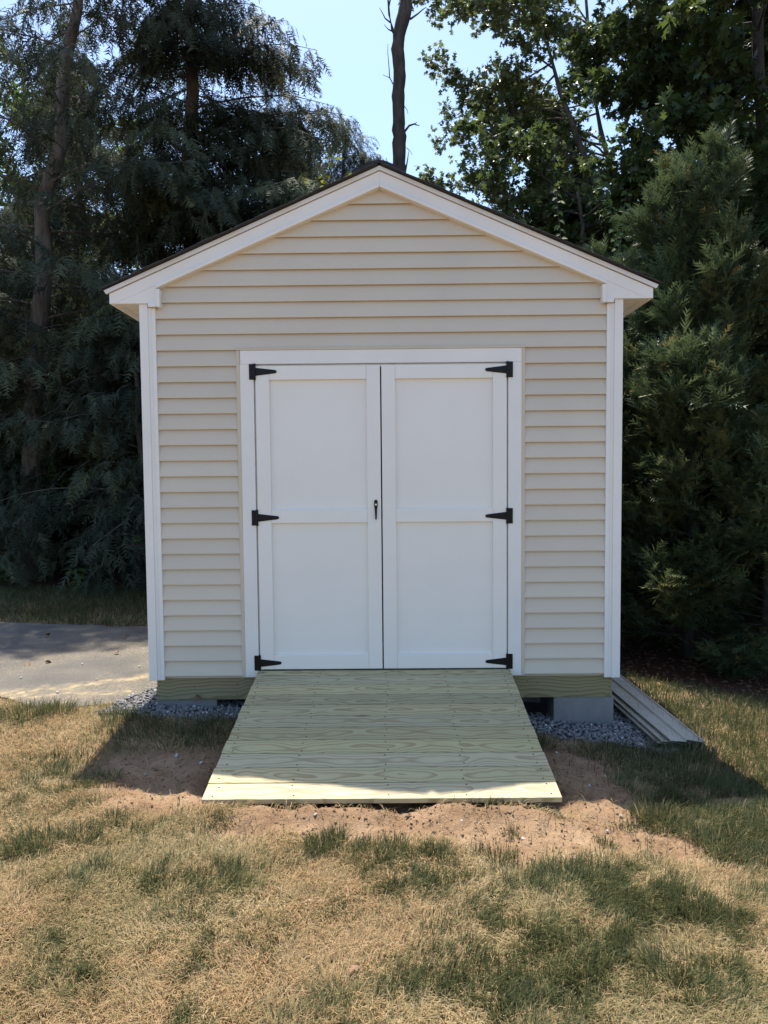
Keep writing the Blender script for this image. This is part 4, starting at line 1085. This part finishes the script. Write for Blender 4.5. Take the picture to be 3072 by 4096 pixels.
def weed(x, y, h, n, label, lean=(0, 0)):
    z = float(full_h(np.array([x]), np.array([y]))[0])
    t = tag(empty('weed_plant', (x, y, z)), label, 'weed', 'weeds along the lawn strip')
    for s_ in range(3):
        q = curve((RNG.normal(0, .05), RNG.normal(0, .05), -.01), (lean[0]+RNG.normal(0, .35), lean[1]+RNG.normal(0, .3), 1), h*RNG.uniform(.7, 1.1), 5, droop=.3, wob=.1)
        m = MB(); m.tube(q, [.006, .005, .005, .004, .003, .002], 5); m.obj('stem', M['twig'], t, smooth=True)
        for i in range(n):
            u = (.8+4.2*(i+1)/n); u = min(u, 4.99); a = int(u); p = q[a]*(1-(u-a))+q[a+1]*(u-a); w = i*2.4+RNG.random()
            put_leaf(t, p, (math.cos(w), math.sin(w), RNG.uniform(-.5, .3)), (RNG.normal(0, .3), -.3, 1), RNG.uniform(.10, .17), 2 if RNG.random() < .6 else 1)
weed(-2.95, 4.55, .42, 7, 'low leafy weed at the lawn strip edge close to the shed corner')
weed(-2.62, 4.6, .55, 8, 'leafy weed half hidden behind the shed corner post')
weed(-4.05, 4.75, .38, 6, 'lone small weed at the back edge of the lawn strip')
weed(-2.45, 4.2, 1.05, 9, 'tall weed with bright leaves leaning out behind the shed corner post', (-.25, 0))
weed(-5.35, 4.9, .45, 7, 'leafy weed at the dark far end of the lawn strip')

# ------------------------------------------------------------------ neighbour's house, glimpsed between the trees
hs = tag(empty('neighbour_house', (-11, 17, -.2)), 'pale grey clapboard house mostly hidden behind the hemlocks', 'house')
m = MB(); m.box(-5, 5.5, 0, 8, 0, 5.6); m.obj('wall', M['house'], hs)
m = MB(); m.prism([(-5.4, 5.5), (5.9, 5.5), (5.9, 5.65), (.25, 8.2), (-5.4, 5.65)], -.35, 8.3); m.obj('roof', M['shingle'], hs)
cb = MB()
cb.add([(-5, -.002, 0), (5.5, -.002, 0), (5.5, -.03, 0), (-5, -.03, 0), (-5, -.006, .205), (5.5, -.006, .205)], [(3, 2, 5, 4), (0, 1, 2, 3)])
cbm = cb.mesh('clapboard'); cbm.materials.append(M['house'])
for i in range(27): link('clapboard', cbm, hs, loc=(0, 0, .1+.2*i))
for x in (-3, 0, 3):
    for z in (1.0, 3.6):
        w = empty('window', (x, -.03, z)); w.parent = hs
        m = MB(); m.box(-.5, .5, -.01, .0, .0, 1.3); m.obj('pane', M['glass'], w)
        m = MB()
        for b in ((-.58, -.49, 0, 1.3), (.49, .58, 0, 1.3), (-.58, .58, 1.3, 1.4), (-.58, .58, -.1, 0), (-.49, .49, .62, .68)): m.box(b[0], b[1], -.04, -.012, b[2], b[3])
        m.obj('frame', M['house_trim'], w)

# ------------------------------------------------------------------ small things lying about
def gz(x, y, drive=False):
    z = float(full_h(np.array([x]), np.array([y]))[0])
    if drive: z = float(ground_h(np.array([x]), np.array([y]))[0])+.018
    return z
def dry_leaf(x, y, s, label, group=None, drive=False, lift=.004):
    v, f = oak_leaf(int(RNG.integers(0, 99))) if RNG.random() < .5 else ovate(.22, .34)
    v = v.copy(); v[:, 2] += .25*np.abs(v[:, 1])+.12*(v[:, 0]-.4)**2
    v2 = v.copy(); v2[:, 2] += .02
    n = len(v); F = np.concatenate([f, f[:, ::-1]+n]); me = tri_mesh('dry_leaf', np.concatenate([v, v2])*s, F)
    o = link('dry_leaf', me, None, M['deadleaf'], loc=(x, y, gz(x, y, drive)+lift), rot=(RNG.normal(0, .25), RNG.normal(0, .25), RNG.uniform(0, 6)))
    return tag(o, label, 'dead leaf', group)
for x, y in ((-2.62, 1.72), (-2.45, 1.95), (-2.75, 2.05), (-2.38, 2.18), (-2.9, 1.02), (-2.78, 1.05), (-3.2, 2.0), (-2.3, 1.3)):
    dry_leaf(x, y, RNG.uniform(.04, .07), 'curled brown leaf lying on the driveway', 'dead leaves on the driveway', True, .006)
dry_leaf(-.06, -2.54, .05, 'single pinkish dry leaf lying on the straw coloured lawn', lift=.03)
dry_leaf(2.35, .72, .09, 'pale dead leaf on the shaded grass by the mulch', lift=.03)
dry_leaf(2.25, .35, .1, 'brown dead leaf on the green grass beside the siding offcuts', lift=.03)
o = dry_leaf(-1.255, -.006, .05, 'crumpled dead leaf clinging to the rim board by the ramp'); o.location = (-1.255, -.0105, .045); o.rotation_euler = (1.45, .9, .2)
def pebble(x, y, s, label, group=None, drive=False):
    V, F = stones(np.zeros((1, 3)), np.array([s]), .6); me = tri_mesh('pebble', V, F)
    return tag(link('pebble', me, None, M['pebble'], loc=(x, y, gz(x, y, drive)+s*.35)), label, 'stone', group)
for x, y, s in ((.78, -1.86, .014), (1.0, -1.58, .012), (.35, -1.6, .01), (-.3, -1.56, .01), (.6, -1.72, .011), (1.1, -1.45, .009), (1.18, -.95, .008), (1.0, -.62, .008), (1.05, -1.12, .013), (-1.0, -.85, .012), (-1.15, -.8, .018), (-.98, -1.2, .01), (-1.25, -1.02, .009)):
    pebble(x, y, s, 'small pale stone on the sunlit dirt at the foot of the ramp' if y < -1.4 else ('small pale stone on the shaded dirt between ramp and driveway' if x < 0 else 'small pale stone on the shaded dirt between ramp and evergreens'),
           'pale stones on the dirt at the ramp foot' if y < -1.4 else ('pale stones on the dirt by the driveway side' if x < 0 else 'pale stones on the dirt by the evergreen side'))
for x, y, s in ((-2.75, .62, .012), (-2.15, .55, .012), (-1.95, .9, .012), (-2.45, 1.0, .010), (-1.85, 1.35, .011), (-2.3, .25, .012), (-2.9, .45, .012)):
    pebble(x, y, s, 'small stone chip lying on the driveway', 'stone chips on the driveway', True)
pebble(1.93, -.13, .018, 'white stone on the grass beside the siding offcuts')
